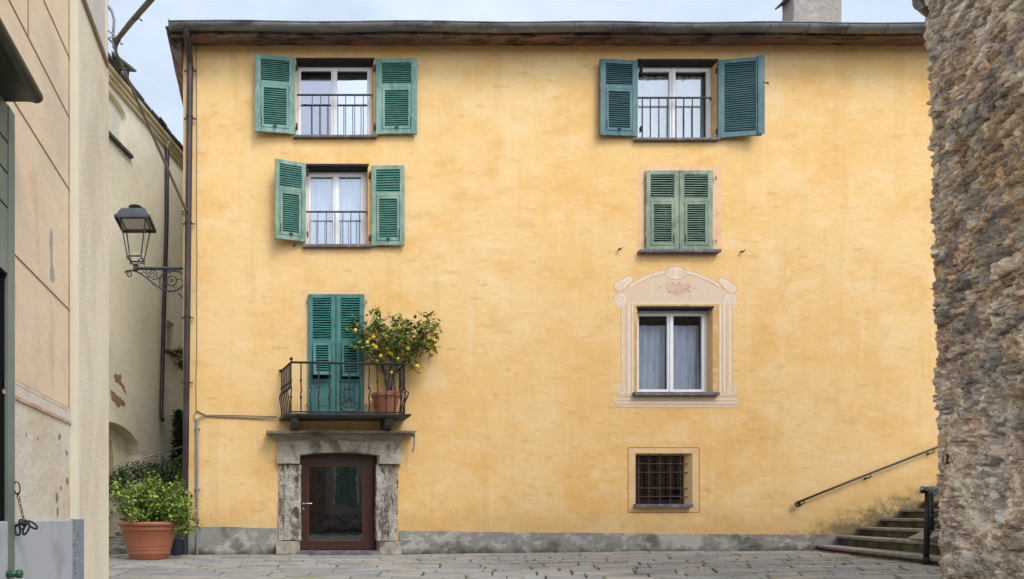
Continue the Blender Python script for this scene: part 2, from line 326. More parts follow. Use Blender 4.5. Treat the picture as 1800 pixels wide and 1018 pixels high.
m_gplinth = M('grey_granite_render', (.40,.405,.41), .85, [((.24,.24,.245), 3, .5, .68, .6, I1), ((.42,.42,.43), 60, .55, .68, .5, I1), ((.36,.3,.24), 4, .6, .75, .3, I1)], bump=[(90, .002, I1)])
m_gplinth2 = M('pitted_blue_grey_render', (.20,.215,.24), .85, [((.32,.33,.36), 40, .5, .6, .7, I1), ((.1,.11,.13), 30, .58, .66, .7, I1)], bump=[(50, .008, I1)])
m_door = M('grey_green_door_paint', (.13,.17,.135), .4, [((.21,.24,.23), 1.3, .45, .65, .7, (1,1,.5)), ((.08,.12,.085), 3, .5, .68, .6, (1,1,.4)), ((.19,.22,.19), 20, .64, .72, .4, (1,1,.3))], spec=.4, coat=.1)
m_canopy = M('dark_olive_metal', (.035,.04,.025), .35, [((.06,.065,.04), 3, .5, .7, .6, I1)], spec=.4)
m_pinkH = M('distant_pink_plaster', (.66,.36,.27), .9, [((.66,.52,.24), .9, .48, .56, 1, (.2,.2,1))])
m_redwall = M('old_brick_wall', (.16,.07,.05), .9, [((.3,.24,.2), 6, .5, .62, .8, I1)], bump=[(9, .04, I1)])
m_chim = M('rough_grey_render', (.36,.31,.26), .95, [((.34,.29,.25), 2.5, .48, .66, .7, I1), ((.24,.2,.17), 9, .6, .7, .7, I1), ((.56,.5,.45), 6, .5, .7, .5, I1)], bump=[(10, .03, I1), (50, .01, I1)])
m_eave = M('rotten_eave_boards', (.15,.10,.075), .9, [((.24,.12,.08), 3, .48, .62, .8, (.4,1,1)), ((.28,.23,.19), 5, .55, .68, .7, (.4,1,1)), ((.025,.018,.015), 4, .5, .62, .85, (.5,1,1))], bump=[(14, .02, (.5,1,1))])
m_pave = M('grey_paving_slabs', (.2,.2,.2), .8, [((.145,.14,.125), 2.2, .45, .65, .6, I1), ((.33,.32,.29), 5, .55, .7, .5, I1), ((.07,.065,.05), 9, .58, .7, .6, I1), ((.16,.17,.05), 1.1, .60, .72, .6, I1), ((.32,.31,.29), 60, .6, .7, .4, I1)],
    bump=[(7, .012, I1), (45, .004, I1)], island=[(.22,.215,.215),(.29,.28,.265),(.35,.325,.28),(.27,.26,.23),(.38,.32,.26),(.21,.215,.225)], spec=.3)
m_moss = M('mossy_joint_soil', (.045,.05,.022), .95, [((.10,.14,.02), 4, .5, .62, .8, I1)], bump=[(30, .02, I1)])
m_earth = M('grey_street_ground', (.16,.155,.145), .9, [((.11,.11,.1), 1, .45, .6, .6, I1)], bump=[(12, .02, I1)])
m_grass = M('moss_green', (.16,.22,.03), .9, island=[(.10,.13,.025),(.17,.20,.04),(.22,.23,.06)])
m_litter = M('dry_leaves', (.3,.12,.06), .9, island=[(.22,.08,.04),(.34,.15,.09),(.4,.22,.13)])
m_tread = M('light_slate_tread', (.23,.225,.21), .7, [((.36,.35,.34), 6, .5, .66, .8, (.5,1,1)), ((.09,.085,.065), 7, .5, .66, .7, I1)], bump=[(14, .006, I1)])
m_riser = M('mossy_riser_stone', (.085,.08,.055), .9, [((.035,.045,.015), 3, .42, .58, .85, I1), ((.19,.17,.13), 4, .52, .66, .7, I1), ((.075,.09,.02), 9, .52, .62, .7, I1)], bump=[(12, .02, I1)])
m_mossywall = M('mossy_dirty_plaster', (.13,.115,.06), .95, [((.045,.05,.015), 5, .44, .6, .9, I1), ((.42,.26,.10), 7, .5, .62, .8, I1), ((.22,.2,.16), 12, .55, .66, .6, I1)], bump=[(20, .012, I1)])
m_tile = M('ochre_glazed_tile', (.44,.37,.29), .5, [((.62,.34,.06), 9, .48, .56, .9, I1), ((.15,.14,.15), 40, .62, .68, .8, I1)])
m_enamel = M('cream_enamel', (.62,.55,.42), .4)
m_enameldark = M('dark_bronze', (.05,.03,.018), .5)
m_rope = M('grey_white_rope', (.42,.42,.44), .8, [((.2,.2,.22), 20, .5, .6, .8, I1)])
m_chunk = M('pale_hewn_stone', (.30,.265,.20), .9, [((.18,.16,.12), 8, .5, .65, .7, I1)], bump=[(25, .01, I1)])
m_reflector = M('lamp_reflector', (.58,.50,.46), .6)
m_darkblue = M('dark_blue_plastic', (.018,.022,.04), .5)
m_curtW = M('white_curtain', (.62,.64,.68), .9); m_curtG = M('greenish_white_curtain', (.62,.63,.56), .9)
m_curtL = M('lilac_reflection_curtain', (.45,.45,.52), .9); m_curtB = M('blue_grey_linen_curtain', (.74,.78,.80), .95, [((.5,.55,.6), 5, .45, .65, .7, (3,1,.5))])  # lavender curtain colour stands in for the lilac reflection in the pane
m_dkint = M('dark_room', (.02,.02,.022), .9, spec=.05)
m_blind = M('grey_roller_blind', (.22,.22,.24), .8)

def glassmat(name, tint, fac0, rough=.02, scale=1.0):
    m = bpy.data.materials.new(name); m.use_nodes = True; n = m.node_tree.nodes; l = m.node_tree.links.new
    n.remove(n['Principled BSDF']); o = n['Material Output']
    t = n.new('ShaderNodeBsdfTransparent'); t.inputs['Color'].default_value = (*tint, 1)
    g = n.new('ShaderNodeBsdfGlossy'); g.inputs['Roughness'].default_value = rough; g.inputs['Color'].default_value = (.95,.97,1,1)
    fr0 = n.new('ShaderNodeLayerWeight'); fr0.inputs['Blend'].default_value = .5; fr = n.new('ShaderNodeMath'); fr.operation = 'POWER'; l(fr0.outputs['Facing'], fr.inputs[0]); fr.inputs[1].default_value = 4
    ma = n.new('ShaderNodeMath'); ma.operation = 'MULTIPLY_ADD'; ma.inputs[1].default_value = scale; ma.inputs[1].default_value = .6*scale; ma.inputs[2].default_value = fac0+.04; ma.use_clamp = True
    x = n.new('ShaderNodeMixShader')
    nz = n.new('ShaderNodeTexNoise'); nz.inputs['Scale'].default_value = 3.5; bp = n.new('ShaderNodeBump'); bp.inputs['Distance'].default_value = .0006
    ge = n.new('ShaderNodeNewGeometry'); l(ge.outputs['Position'], nz.inputs['Vector']); l(nz.outputs['Fac'], bp.inputs['Height']); l(bp.outputs[0], g.inputs['Normal'])
    l(fr.outputs[0], ma.inputs[0]); l(ma.outputs[0], x.inputs[0]); l(t.outputs[0], x.inputs[1]); l(g.outputs[0], x.inputs[2]); l(x.outputs[0], o.inputs['Surface'])
    return m
g_win = glassmat('window_glass', (.86,.88,.9), .10, scale=1.5)
g_sky = glassmat('reflecting_window_glass', (.7,.72,.76), .26, scale=1.5)
g_net = glassmat('screened_window_glass', (.42,.42,.5), .18, .08, scale=1.2)
g_door = glassmat('door_glass', (.5,.5,.52), .10, .015)
g_clear = glassmat('lantern_glass', (.97,.98,.98), .0, scale=.25)

# ------------------------------------------------------------------ ground
mb = MB(); mb.poly([(-300,-300,-.12),(300,-300,-.12),(300,300,-.12),(-300,300,-.12)], [(0,1,2,3)])
tag(mb.build('ground', m_earth), kind='structure')
def fan(u, y):                                        # joints fan out, as the paving does in the square
    vp = 617+(VX+u*84-520)*.72
    return u+(vp-VX)/F*(y-13)
mb = MB(); mo = MB()
y = 13.02; rnd = random.Random(3)
rows = []; joints = []
while y > -3.0:
    h = rnd.uniform(.30, .60); rows.append((y-h, y)); y -= h
for (ya, yb) in rows:
    u = -5.2+rnd.uniform(0, .6)
    while u < 17:
        wd = rnd.uniform(.5, 1.35); a = u; b = u+wd; u = b; joints.append((b, ya, yb)); g = rnd.uniform(.005, .015)
        pts = [(fan(a, ya)+g, ya+g), (fan(b, ya)-g, ya+g), (fan(b, yb)-g, yb-g), (fan(a, yb)+g, yb-g)]
        if max(p[0] for p in pts) < -3.3 or min(p[0] for p in pts) > 13: continue
        dz = rnd.uniform(-.006, .006); tl = rnd.uniform(-.005, .005)
        pts = [(x+rnd.uniform(-.012, .012), y_+rnd.uniform(-.012, .012)) for x, y_ in pts]
        top = [(x, y_, ground(x)+dz+(tl if i in (0, 3) else -tl)) for i, (x, y_) in enumerate(pts)]
        b_ = .012; cx = sum(p[0] for p in pts)/4; cy = sum(p[1] for p in pts)/4
        inn = [(x+(b_ if x < cx else -b_), y_+(b_ if y_ < cy else -b_), z+.006) for x, y_, z in top]
        mb.poly(inn+top+[(x, y_, z-.08) for x, y_, z in top], [(0,1,2,3)]+[(4+i, 4+(i+1)%4, (i+1)%4, i) for i in range(4)]+[(8+i, 8+(i+1)%4, 4+(i+1)%4, 4+i) for i in range(4)])
tag(mb.build('stone_paving', m_pave), kind='structure')
mb = MB()
xs = [-5, -1.55, 2.6, 7.4, 11.3, 14]
for a, b in zip(xs[:-1], xs[1:]):
    mb.face([(a, -4, ground(a)-.022), (b, -4, ground(b)-.022), (b, 13.2, ground(b)-.022), (a, 13.2, ground(a)-.022)])
tag(mb.build('joint_soil', m_moss), kind='structure')
# moss tufts growing in the joints
mb = MB(); rnd = random.Random(11)
def tuft(x, y, z, s):
    for k in range(5):
        a = rnd.uniform(0, 6.28); r = s*rnd.uniform(.3, 1); h = s*rnd.uniform(.05, .25)
        mb.face([(x, y, z), (x+r*math.cos(a), y+r*math.sin(a), z+h*.4), (x+r*.9*math.cos(a+.7), y+r*.9*math.sin(a+.7), z+h)])
for (ya, yb) in rows[:24]:
    for k in range(40):
        u0 = rnd.uniform(-2, 13); 
        if noise.noise(Vector((u0*.6, ya*.6, 3))) < .02: continue
        for j in range(9):
            uu = u0+rnd.gauss(0, .22); tuft(fan(uu, ya), ya+rnd.gauss(0, .012), ground(uu)+.0, rnd.uniform(.016, .042))
for (u0, ya, yb) in joints:                              # along the cross joints
    if ya < 4 or rnd.random() > .5: continue
    for j in range(int(60*(yb-ya))): yy = rnd.uniform(ya, yb); tuft(fan(u0, yy)+rnd.gauss(0, .008), yy, ground(u0)-.004, rnd.uniform(.012, .03))
for k in range(420):                                   # along the foot of the house
    x = 2.6+8.6*rnd.random()**.8; tuft(x, 12.96-abs(rnd.gauss(0, .03)), ground(x), rnd.uniform(.015, .035))
for k in range(60):
    x = rnd.uniform(-1.6, .5); tuft(x, 12.97-abs(rnd.gauss(0, .02)), ground(x), rnd.uniform(.01, .022))
tag(mb.build('moss', m_grass), 'patchy yellow-green moss in the joints of the paving', 'moss', kind='stuff')

# ------------------------------------------------------------------ YELLOW HOUSE
HX0, HX1, HTOP = FX(322), 18.0, FZ(71)
house = thing('yellow_house', (6, 13.0, 0), 'ochre yellow house with green shutters and a slate roof, across the square', 'house')
OPEN = {  # px left, px right, py top, py bottom
 'w1': (521, 657, 105, 239), 'w2': (538, 647, 291, 431), 'w3': (1121, 1261, 107, 244), 'w4': (1137, 1252, 301, 439),
 'w5': (543, 639, 519, 728), 'w6': (1120, 1253, 541, 691), 'w7': (1117, 1217, 797, 888), 'door': (524, 664, 786, 972)}
def build_wall():
    xs = sorted({HX0, HX1}|{FX(v) for o in OPEN.values() for v in o[:2]})
    zs = sorted({-.3, HTOP}|{FZ(v) for o in OPEN.values() for v in o[2:]})
    rects = [(FX(o[0]), FX(o[1]), FZ(o[3]), FZ(o[2])) for o in OPEN.values()]
    m = MB()
    for a, b in zip(xs[:-1], xs[1:]):
        for c, d in zip(zs[:-1], zs[1:]):
            cx, cz = (a+b)/2, (c+d)/2
            if any(r[0] < cx < r[1] and r[2] < cz < r[3] for r in rects): continue
            m.face([(a,13,c),(b,13,c),(b,13,d),(a,13,d)])
    m.m = 2; m.face([(HX0,13,-.3),(HX0,13,HTOP),(HX0,22,HTOP),(HX0,22,-.3)]); m.m = 0; m.face([(HX1,13,-.3),(HX1,22,-.3),(HX1,22,HTOP),(HX1,13,HTOP)])
    m.face([(HX0,22,-.3),(HX0,22,HTOP),(HX1,22,HTOP),(HX1,22,-.3)])
    m.face([(HX0,13,HTOP),(HX1,13,HTOP),(HX1,22,HTOP),(HX0,22,HTOP)])
    m.m = 1
    for r in rects:
        dp = .42; sp = 0; m.m = 3 if r[2] < .05 else 1
        m.face([(r[0],13,r[2]),(r[0],13,r[3]),(r[0]+sp,13+dp,r[3]),(r[0]+sp,13+dp,r[2])])
        m.face([(r[1],13,r[2]),(r[1],13+dp,r[2]),(r[1],13+dp,r[3]),(r[1],13,r[3])])
        m.face([(r[0],13,r[3]),(r[1],13,r[3]),(r[1],13+dp,r[3]),(r[0],13+dp,r[3])])
        m.face([(r[0],13,r[2]),(r[0],13+dp,r[2]),(r[1],13+dp,r[2]),(r[1],13,r[2])])
    return m.build('wall', [m_ochre, m_soffit_plaster, M('pale_bounce_side', (.55,.49,.40), .9, spec=.15), m_stone], house)  # unseen left side made pale so its bounce leaves the alley less yellow
build_wall()
# plinth
mb = MB()
def pl(px): return FZ(np.interp(px, [322, 700, 1000, 1430, 1475], [925, 933, 937, 940, 940]))
for a, b in ((322, 487), (702, 1476)):
    n = 12 if b > 1000 else 3
    pts = [(FX(a), -.3), (FX(b), -.3)]+[(FX(b+(a-b)*i/n), pl(b+(a-b)*i/n)) for i in range(n+1)]
    mb.prism(pts, 12.968, 12.999)
mb.build('plinth', m_plinth, house, rough=(.010, 4, .12))
# roof, eaves, gutter
zt = HTOP
mb = MB()
mb.poly([(HX0-.25,12.62,10.60),(HX1+.2,12.62,10.60),(HX1+.2,17.6,12.1),(HX0-.25,17.6,12.1),(HX0-.25,22.3,10.6),(HX1+.2,22.3,10.6),
         (HX0-.25,12.62,10.66),(HX1+.2,12.62,10.66),(HX1+.2,17.6,12.17),(HX0-.25,17.6,12.17),(HX0-.25,22.3,10.66),(HX1+.2,22.3,10.66)],
        [(0,1,2,3),(3,2,5,4),(6,7,8,9),(9,8,11,10),(0,1,7,6),(4,5,11,10),(0,3,9,6),(3,4,10,9),(1,2,8,7),(2,5,11,8)])
roof = mb.build('roof', m_slate, house)
mb = MB(); rnd = random.Random(5); x = HX0-.3               # the thin slates at the edge
while x < HX1:
    wd = rnd.uniform(.5, 1.9); z0 = 10.665+rnd.uniform(0, .01); t = rnd.uniform(.018, .034); yf = 12.52+rnd.uniform(-.03, .05)
    mb.poly([(x,yf,z0-.02),(x+wd-.01,yf,z0-.02+rnd.uniform(-.006,.01)),(x+wd-.01,13.2,z0+.17),(x,13.2,z0+.17),(x,yf,z0+t-.02),(x+wd-.01,yf,z0+t-.02),(x+wd-.01,13.2,z0+.17+t),(x,13.2,z0+.17+t)],
            [(0,3,2,1),(4,5,6,7),(0,1,5,4),(1,2,6,5),(2,3,7,6),(3,0,4,7)]); x += wd
mb.build('edge_slates', m_slate, roof)
mb = MB()                                                  # eave boards under the slates, broken and stained
mb.poly([(HX0-.2,12.6,10.50),(HX1,12.6,10.50),(HX1,12.97,10.60),(HX0-.2,12.97,10.60),(HX0-.2,12.6,10.6),(HX1,12.6,10.6),(HX1,12.97,10.66),(HX0-.2,12.97,10.66)],
        [(0,3,2,1),(4,5,6,7),(0,1,5,4),(1,2,6,5),(2,3,7,6),(3,0,4,7)])
mb.box(HX0+.05, HX1, 12.80, 12.995, 10.635, 10.70)
mb.build('eave_boards', m_eave, roof, rough=(.016, 3.2, .16))
mb = MB()                                                  # left verge: soffit boards of the gable overhang
mb.poly([(HX0-.28,12.6,10.58),(HX0-.01,12.99,10.20),(HX0-.01,22,10.2),(HX0-.28,22,10.58),(HX0-.28,12.6,10.62),(HX0-.01,12.6,10.62),(HX0-.01,22,10.62),(HX0-.28,22,10.62)],
        [(0,1,2,3),(4,7,6,5),(0,4,5,1),(3,2,6,7),(0,3,7,4),(1,5,6,2)])
mb.build('verge_boards', m_eave, roof, rough=(.012, 4, .2))
for k in range(1): pass
def halfpipe(m, x0, x1, yc, zc, r, z1off=0, n=10, seg=40):
    for s_ in range(seg):
        xa = x0+(x1-x0)*s_/seg; xb = x0+(x1-x0)*(s_+1)/seg
        sg = lambda x_: -.012*math.sin(x_*1.7)-.01*noise.noise(Vector((x_*.5, 0, 0)))+z1off*(x_-x0)/(x1-x0)
        for k in range(n):
            a0 = math.pi+math.pi*k/n; a1 = math.pi+math.pi*(k+1)/n
            pa = (yc+r*math.cos(a0), zc+r*math.sin(a0)); pb = (yc+r*math.cos(a1), zc+r*math.sin(a1))
            m.face([(xa,pa[0],pa[1]+sg(xa)),(xb,pa[0],pa[1]+sg(xb)),(xb,pb[0],pb[1]+sg(xb)),(xa,pb[0],pb[1]+sg(xa))])
mb = MB(); GX0 = P(297, 0, 12.5).x
halfpipe(mb, GX0, HX1+.1, 12.51, 10.655, .105, -.05)
mb.tube([(GX0+(HX1+.1-GX0)*i/40, 12.405, 10.66-.05*i/40-.012*math.sin((GX0+(HX1+.1-GX0)*i/40)*1.7)) for i in range(41)], .014, 8)
mb.lathe((GX0, 12.51, 10.655), [(.104, 0), (.104, .012)], 20, 'x')
gutter = mb.build('gutter', m_zinc, house, smooth=True)
for i in range(21):
    mb = MB(); x = GX0+.35+i*.78
    if x > HX1: break
    pts = [(x, 12.51+.109*math.cos(math.pi+math.pi*k/10), 10.653-.003*i+.109*math.sin(math.pi+math.pi*k/10)) for k in range(11)]
    mb.tube(pts, .008, 6); mb.tube([(x, 12.402, 10.66-.0028*i), (x, 12.7, 10.72-.0028*i)], .008, 6)
    mb.build('gutter_bracket', m_zinc, gutter)
# chimney
mb = MB(); ca, cb = P(1374, 0, 14.95), P(1480, 0, 14.6)
mb.box(ca.x, cb.x, 14.6, 14.95, 10.9, P(0, -45, 14.6).z)
ch = mb.build('chimney', m_chim, roof, bevel=.03, rough=(.02, 3, .2))
mb = MB(); z = P(0, 6, 14.75).z
mb.poly([(ca.x-.16,14.75,z),(ca.x+.05,14.55,z+.14),(ca.x+.05,15.0,z+.14),(ca.x-.16,14.95,z),(ca.x-.16,14.75,z+.04),(ca.x+.05,14.55,z+.20),(ca.x+.05,15.0,z+.20),(ca.x-.16,14.95,z+.04)],
        [(0,3,2,1),(4,5,6,7),(0,1,5,4),(1,2,6,5),(2,3,7,6),(3,0,4,7)])
mb.build('chimney_slate', m_eave, roof)
# downpipe
mb = MB(); px_ = FX(335)
mb.tube([(px_-.02,12.52,10.60),(px_-.02,12.54,10.5),(px_,12.68,10.33),(px_+.005,12.86,10.16),(px_+.005,12.88,10.0)], .07, 14)
xx = lambda z_: px_+.005-(10-z_)*.0115
mb.tube([(xx(10.1),12.88,10.1),(xx(6),12.88,6),(xx(3),12.88,3),(xx(-.03),12.88,-.03)], .066, 16)
pipe = smooth_by_angle(mb.build('downpipe', m_pipe, house))
for z in (10.05, 9.05, 6.86, 4.9, 3.55, 1.0):
    mb = MB(); c = xx(z); mb.lathe((c, 12.88, z), [(.067,-.03),(.075,-.025),(.075,.025),(.067,.03)], 16)
    mb.box(c-.13, c+.13, 12.93, 12.96, z-.01, z+.01); mb.build('pipe_clamp', m_pipe, pipe)
mb = MB(); c = xx(.3); mb.lathe((c, 12.88, -.04), [(.075, 0), (.075, .95), (.068, .97)], 16); smooth_by_angle(mb.build('iron_foot_pipe', M('blue_black_iron', (.022,.024,.032), .5, [((.2,.2,.2), 14, .66, .74, .6, I1)]), pipe))
# small grey conduit, cables on the house
mb = MB(); cx = FX(347)
mb.tube([(cx,12.94,-.02),(cx,12.94,FZ(737))], .028, 12); gp = smooth_by_angle(mb.build('conduit', m_gpipe, house))
for py in (754, 860):
    mb = MB(); mb.lathe((cx,12.94,FZ(py)), [(.033,-.015),(.033,.015)], 12); mb.box(cx-.055, cx+.055, 12.955, 12.998, FZ(py)-.01, FZ(py)+.01); mb.build('conduit_clip', m_gpipe, gp)
mb = MB()
def wig(pts, amp=.012, n=8):
    o_ = []
    for a, b in zip(pts[:-1], pts[1:]):
        a, b = Vector(a), Vector(b)
        for i in range(n):
            p = a.lerp(b, i/n); q = noise.noise_vector(p*1.9)*amp; o_.append(p+Vector((q.x, 0, q.z)))
    o_.append(Vector(pts[-1])); return o_
mb.tube(wig([P(345,72,12.985),P(346,400,12.985),P(346,640,12.985),P(345,722,12.985)], .02), .008, 6)
mb.tube(wig([P(345,722,12.98),P(362,730,12.98),P(430,731,12.97),P(486,732,12.94)], .006), .013, 6)
mb.tube(wig([P(348,738,12.95),P(352,733,12.96),P(364,731,12.97),P(430,735,12.98),P(490,734,12.94)], .006), .011, 6)
mb.tube(wig([P(345,722,12.98),P(340,732,12.97),P(344,742,12.96),P(348,737,12.95)], .01), .009, 6)
mb.build('wall_cable', m_cable2, house)

# ---- windows
def window(key, dp, fw, mode, matf, curtain, glass, hang=0.0, blind=False, mull=True, rail=None, sill=None, lintel=True, midw=.09):
    a, b, t, bo = OPEN[key]; x0, x1, z0, z1 = FX(a), FX(b), FZ(bo), FZ(t); y = 13+dp
    mb = MB()
    mb.box(x0, x1, y, y+.07, z1-fw, z1); mb.box(x0, x1, y, y+.07, z0, z0+fw*.7)
    mb.box(x0, x0+fw, y, y+.07, z0+fw*.7, z1-fw); mb.box(x1-fw, x1, y, y+.07, z0+fw*.7, z1-fw)
    fr = mb.build('window', matf, house, bevel=.006)
    ix0, ix1, iz0, iz1 = x0+fw*.75, x1-fw*.75, z0+fw*.55, z1-fw*.75
    cx = (ix0+ix1)/2; sw = .06; panes = []
    cas = [(ix0, cx-.004), (cx+.004, ix1)] if mull else [(ix0, ix1)]
    for k, (ca_, cb_) in enumerate(cas):
        mb = MB(); ys = y-.022
        mb.box(ca_, cb_, ys, ys+.05, iz1-sw, iz1); mb.box(ca_, cb_, ys, ys+.05, iz0, iz0+sw)
        mb.box(ca_, ca_+sw, ys, ys+.05, iz0+sw, iz1-sw); mb.box(cb_-sw, cb_, ys, ys+.05, iz0+sw, iz1-sw)
        if mull and k == 0: mb.box(cx-.02, cx+.02, ys-.02, ys-.001, iz0, iz1)
        mt = matf[k] if isinstance(matf, list) else matf
        mb.build('casement', mt, fr, bevel=.005)
        mb = MB(); mb.box(ca_+sw, cb_-sw, y, y+.006, iz0+sw, iz1-sw)
        mb.build('pane', glass[k] if isinstance(glass, (list, tuple)) else glass, fr)
        if curtain:
            mb = MB(); n = 36; yc = y+.13; xa, xb = ca_+.01, cb_-.01; zt_ = iz1-sw-hang+.0; vs = []
            for j in range(5):
                zz = zt_+(iz0-zt_)*j/4
                for i in range(n+1):
                    fx = i/n; vs.append((xa+(xb-xa)*fx, yc+.014*math.sin(fx*31+k*2+.4*j)+.012*math.sin(fx*13.3+k+j*.5), zz))
            fs = [(j*(n+1)+i, j*(n+1)+i+1, (j+1)*(n+1)+i+1, (j+1)*(n+1)+i) for j in range(4) for i in range(n)]
            mb.poly(vs, fs); mb.build('curtain', curtain, fr, smooth=True)
    if blind:
        mb = MB(); mb.box(ix0, ix1, y+.085, y+.10, iz1-sw-.30, iz1); mb.build('roller_blind', m_blind, fr)
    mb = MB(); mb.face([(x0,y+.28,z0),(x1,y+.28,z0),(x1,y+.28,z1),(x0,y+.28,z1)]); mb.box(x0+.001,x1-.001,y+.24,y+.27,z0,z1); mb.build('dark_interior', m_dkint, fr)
    if lintel:
        mb = MB(); mb.box(x0-.015, x1+.015, 12.985, y-.001, z1-.012, z1+.03); mb.build('lintel', m_lintel, fr)
    if sill:
        mb = MB(); sa, sb, sy0, sy1 = sill; A_, B_ = P(sa, sy1, 12.92), P(sb, sy0, 12.92); mb.box(A_.x, B_.x, 12.91, y-.03, A_.z, B_.z); mb.build('sill', m_sill, fr, bevel=.006, rough=(.003, 8, .15))
    if rail:
        ra, rb, ry, bars = rail; mb = MB(); yr = 13+.035
        mb.box(FX(ra), FX(rb), yr-.016, yr+.016, FZ(ry)-.012, FZ(ry)+.012)
        mb.box(FX(rb)-.02, FX(rb), yr-.016, yr+.016, FZ(ry)-.06, FZ(ry)-.012)
        rl = mb.build('window_rail', m_iron, fr)
        for p_ in bars:
            mb = MB(); mb.box(FX(p_)-.0075, FX(p_)+.0075, yr-.009, yr+.009, z0+.005, FZ(ry)-.012); mb.build('bar', m_iron, fr)
    return fr
window('w1', .20, .06, 0, m_white, m_curtL, [g_net, g_sky], hang=.0, blind=True, rail=(522, 655, 165, (549,564,578,594,608,624,639)), sill=(516, 663, 237, 241))
window('w2', .24, .075, 0, m_white, m_curtW, g_win, blind=False, hang=.03, rail=(538, 646, 371, (545,559,574,589,603,617,632)), sill=(533, 653, 429, 434))
window('w3', .18, .065, 0, m_white, m_curtG, g_win, hang=.0, rail=(1121, 1252, 170, (1131,1145,1160,1175,1190,1204,1219,1234)), sill=(1117, 1265, 242, 246))
window('w6', .17, .085, 0, m_white, m_curtB, glassmat('dull_window_glass', (.8,.82,.85), .02, scale=1), hang=.16, sill=(1115, 1265, 689, 695))
# grilled window
fr = window('w7', .15, .09, 0, M('dark_stained_wood', (.025,.014,.011), .5), None, g_door, mull=False, sill=(1117, 1218, 886, 892), lintel=False)
mb = MB(); x0, x1, z0, z1 = FX(1123), FX(1210), FZ(886), FZ(798); yg = 13.07
for k, px in enumerate((1126, 1144, 1163, 1182, 1200)):
    mb.tube([(FX(px), yg, z0), (FX(px)+.002, yg, z1)], .0125, 8)
for k, py in enumerate((815, 830, 858, 873)):
    mb.tube([(FX(1119), yg, FZ(py)), (FX(1213), yg, FZ(py))], .0105, 8)
    for px in (1126, 1144, 1163, 1182, 1200): mb.ball((FX(px), yg, FZ(py)), .019, 6)
smooth_by_angle(mb.build('window_grille', m_rust, fr))
mb = MB()
a, b, t, bo = OPEN['w7']
mb.poly([(FX(a),12.999,FZ(bo)),(FX(a),12.999,FZ(t)),(FX(b),12.999,FZ(t)),(FX(b),12.999,FZ(bo)),(FX(1122),13.13,FZ(bo)),(FX(1122),13.13,FZ(800)),(FX(1209),13.13,FZ(800)),(FX(1209),13.13,FZ(bo))],
        [(0,1,5,4),(1,2,6,5),(2,3,7,6)])
mb.build('splayed_reveal', M('sand_yellow_reveal', (.62,.43,.18), .9, [((.5,.33,.13), 5, .5, .7, .5, I1)]), house)

def frame_paint(outer, inner, mat, y=12.9985, name='painted_border'):
    a, b, t, bo = outer; c, d, e, f = inner; m = MB()
    o_ = [(FX(a),FZ(bo)),(FX(b),FZ(bo)),(FX(b),FZ(t)),(FX(a),FZ(t))]; i_ = [(FX(c),FZ(f)),(FX(d),FZ(f)),(FX(d),FZ(e)),(FX(c),FZ(e))]
    for k in range(4):
        p, q, r_, s_ = o_[k], o_[(k+1)%4], i_[(k+1)%4], i_[k]
        m.face([(p[0],y,p[1]),(q[0],y,q[1]),(r_[0],y,r_[1]),(s_[0],y,s_[1])])
    return m.build(name, mat, house)
pb = frame_paint((1104,1229,787,901), (1117,1217,797,888), m_ochre_border)
mb = MB()
def rectline(m, a, b, t, bo, wd, y=12.9978):
    A = [(FX(a),FZ(t)),(FX(b),FZ(t)),(FX(b),FZ(bo)),(FX(a),FZ(bo))]
    for k in range(4):
        m.ribbon([A[k], A[(k+1)%4]], wd, y)
rectline(mb, 1104, 1229, 787, 901, .013)
for p, q in (((1104,901),(1118,889)),((1229,901),(1217,889)),((1229,787),(1217,797))): mb.ribbon([(FX(p[0]),FZ(p[1])),(FX(q[0]),FZ(q[1]))], .005, 12.9974)
mb.build('painted_line', m_brownline, pb)
frame_paint((1122,1267,292,452), (1137,1252,301,439), m_pink_border)
frame_paint((530,653,510,728), (543,639,519,728), m_ochre_border)
pb5 = MB(); pb5.ribbon([(FX(530),FZ(728)),(FX(530),FZ(510)),(FX(653),FZ(510)),(FX(653),FZ(728))], .008, 12.9978)
pb5.build('painted_edge', m_pink_border, house)

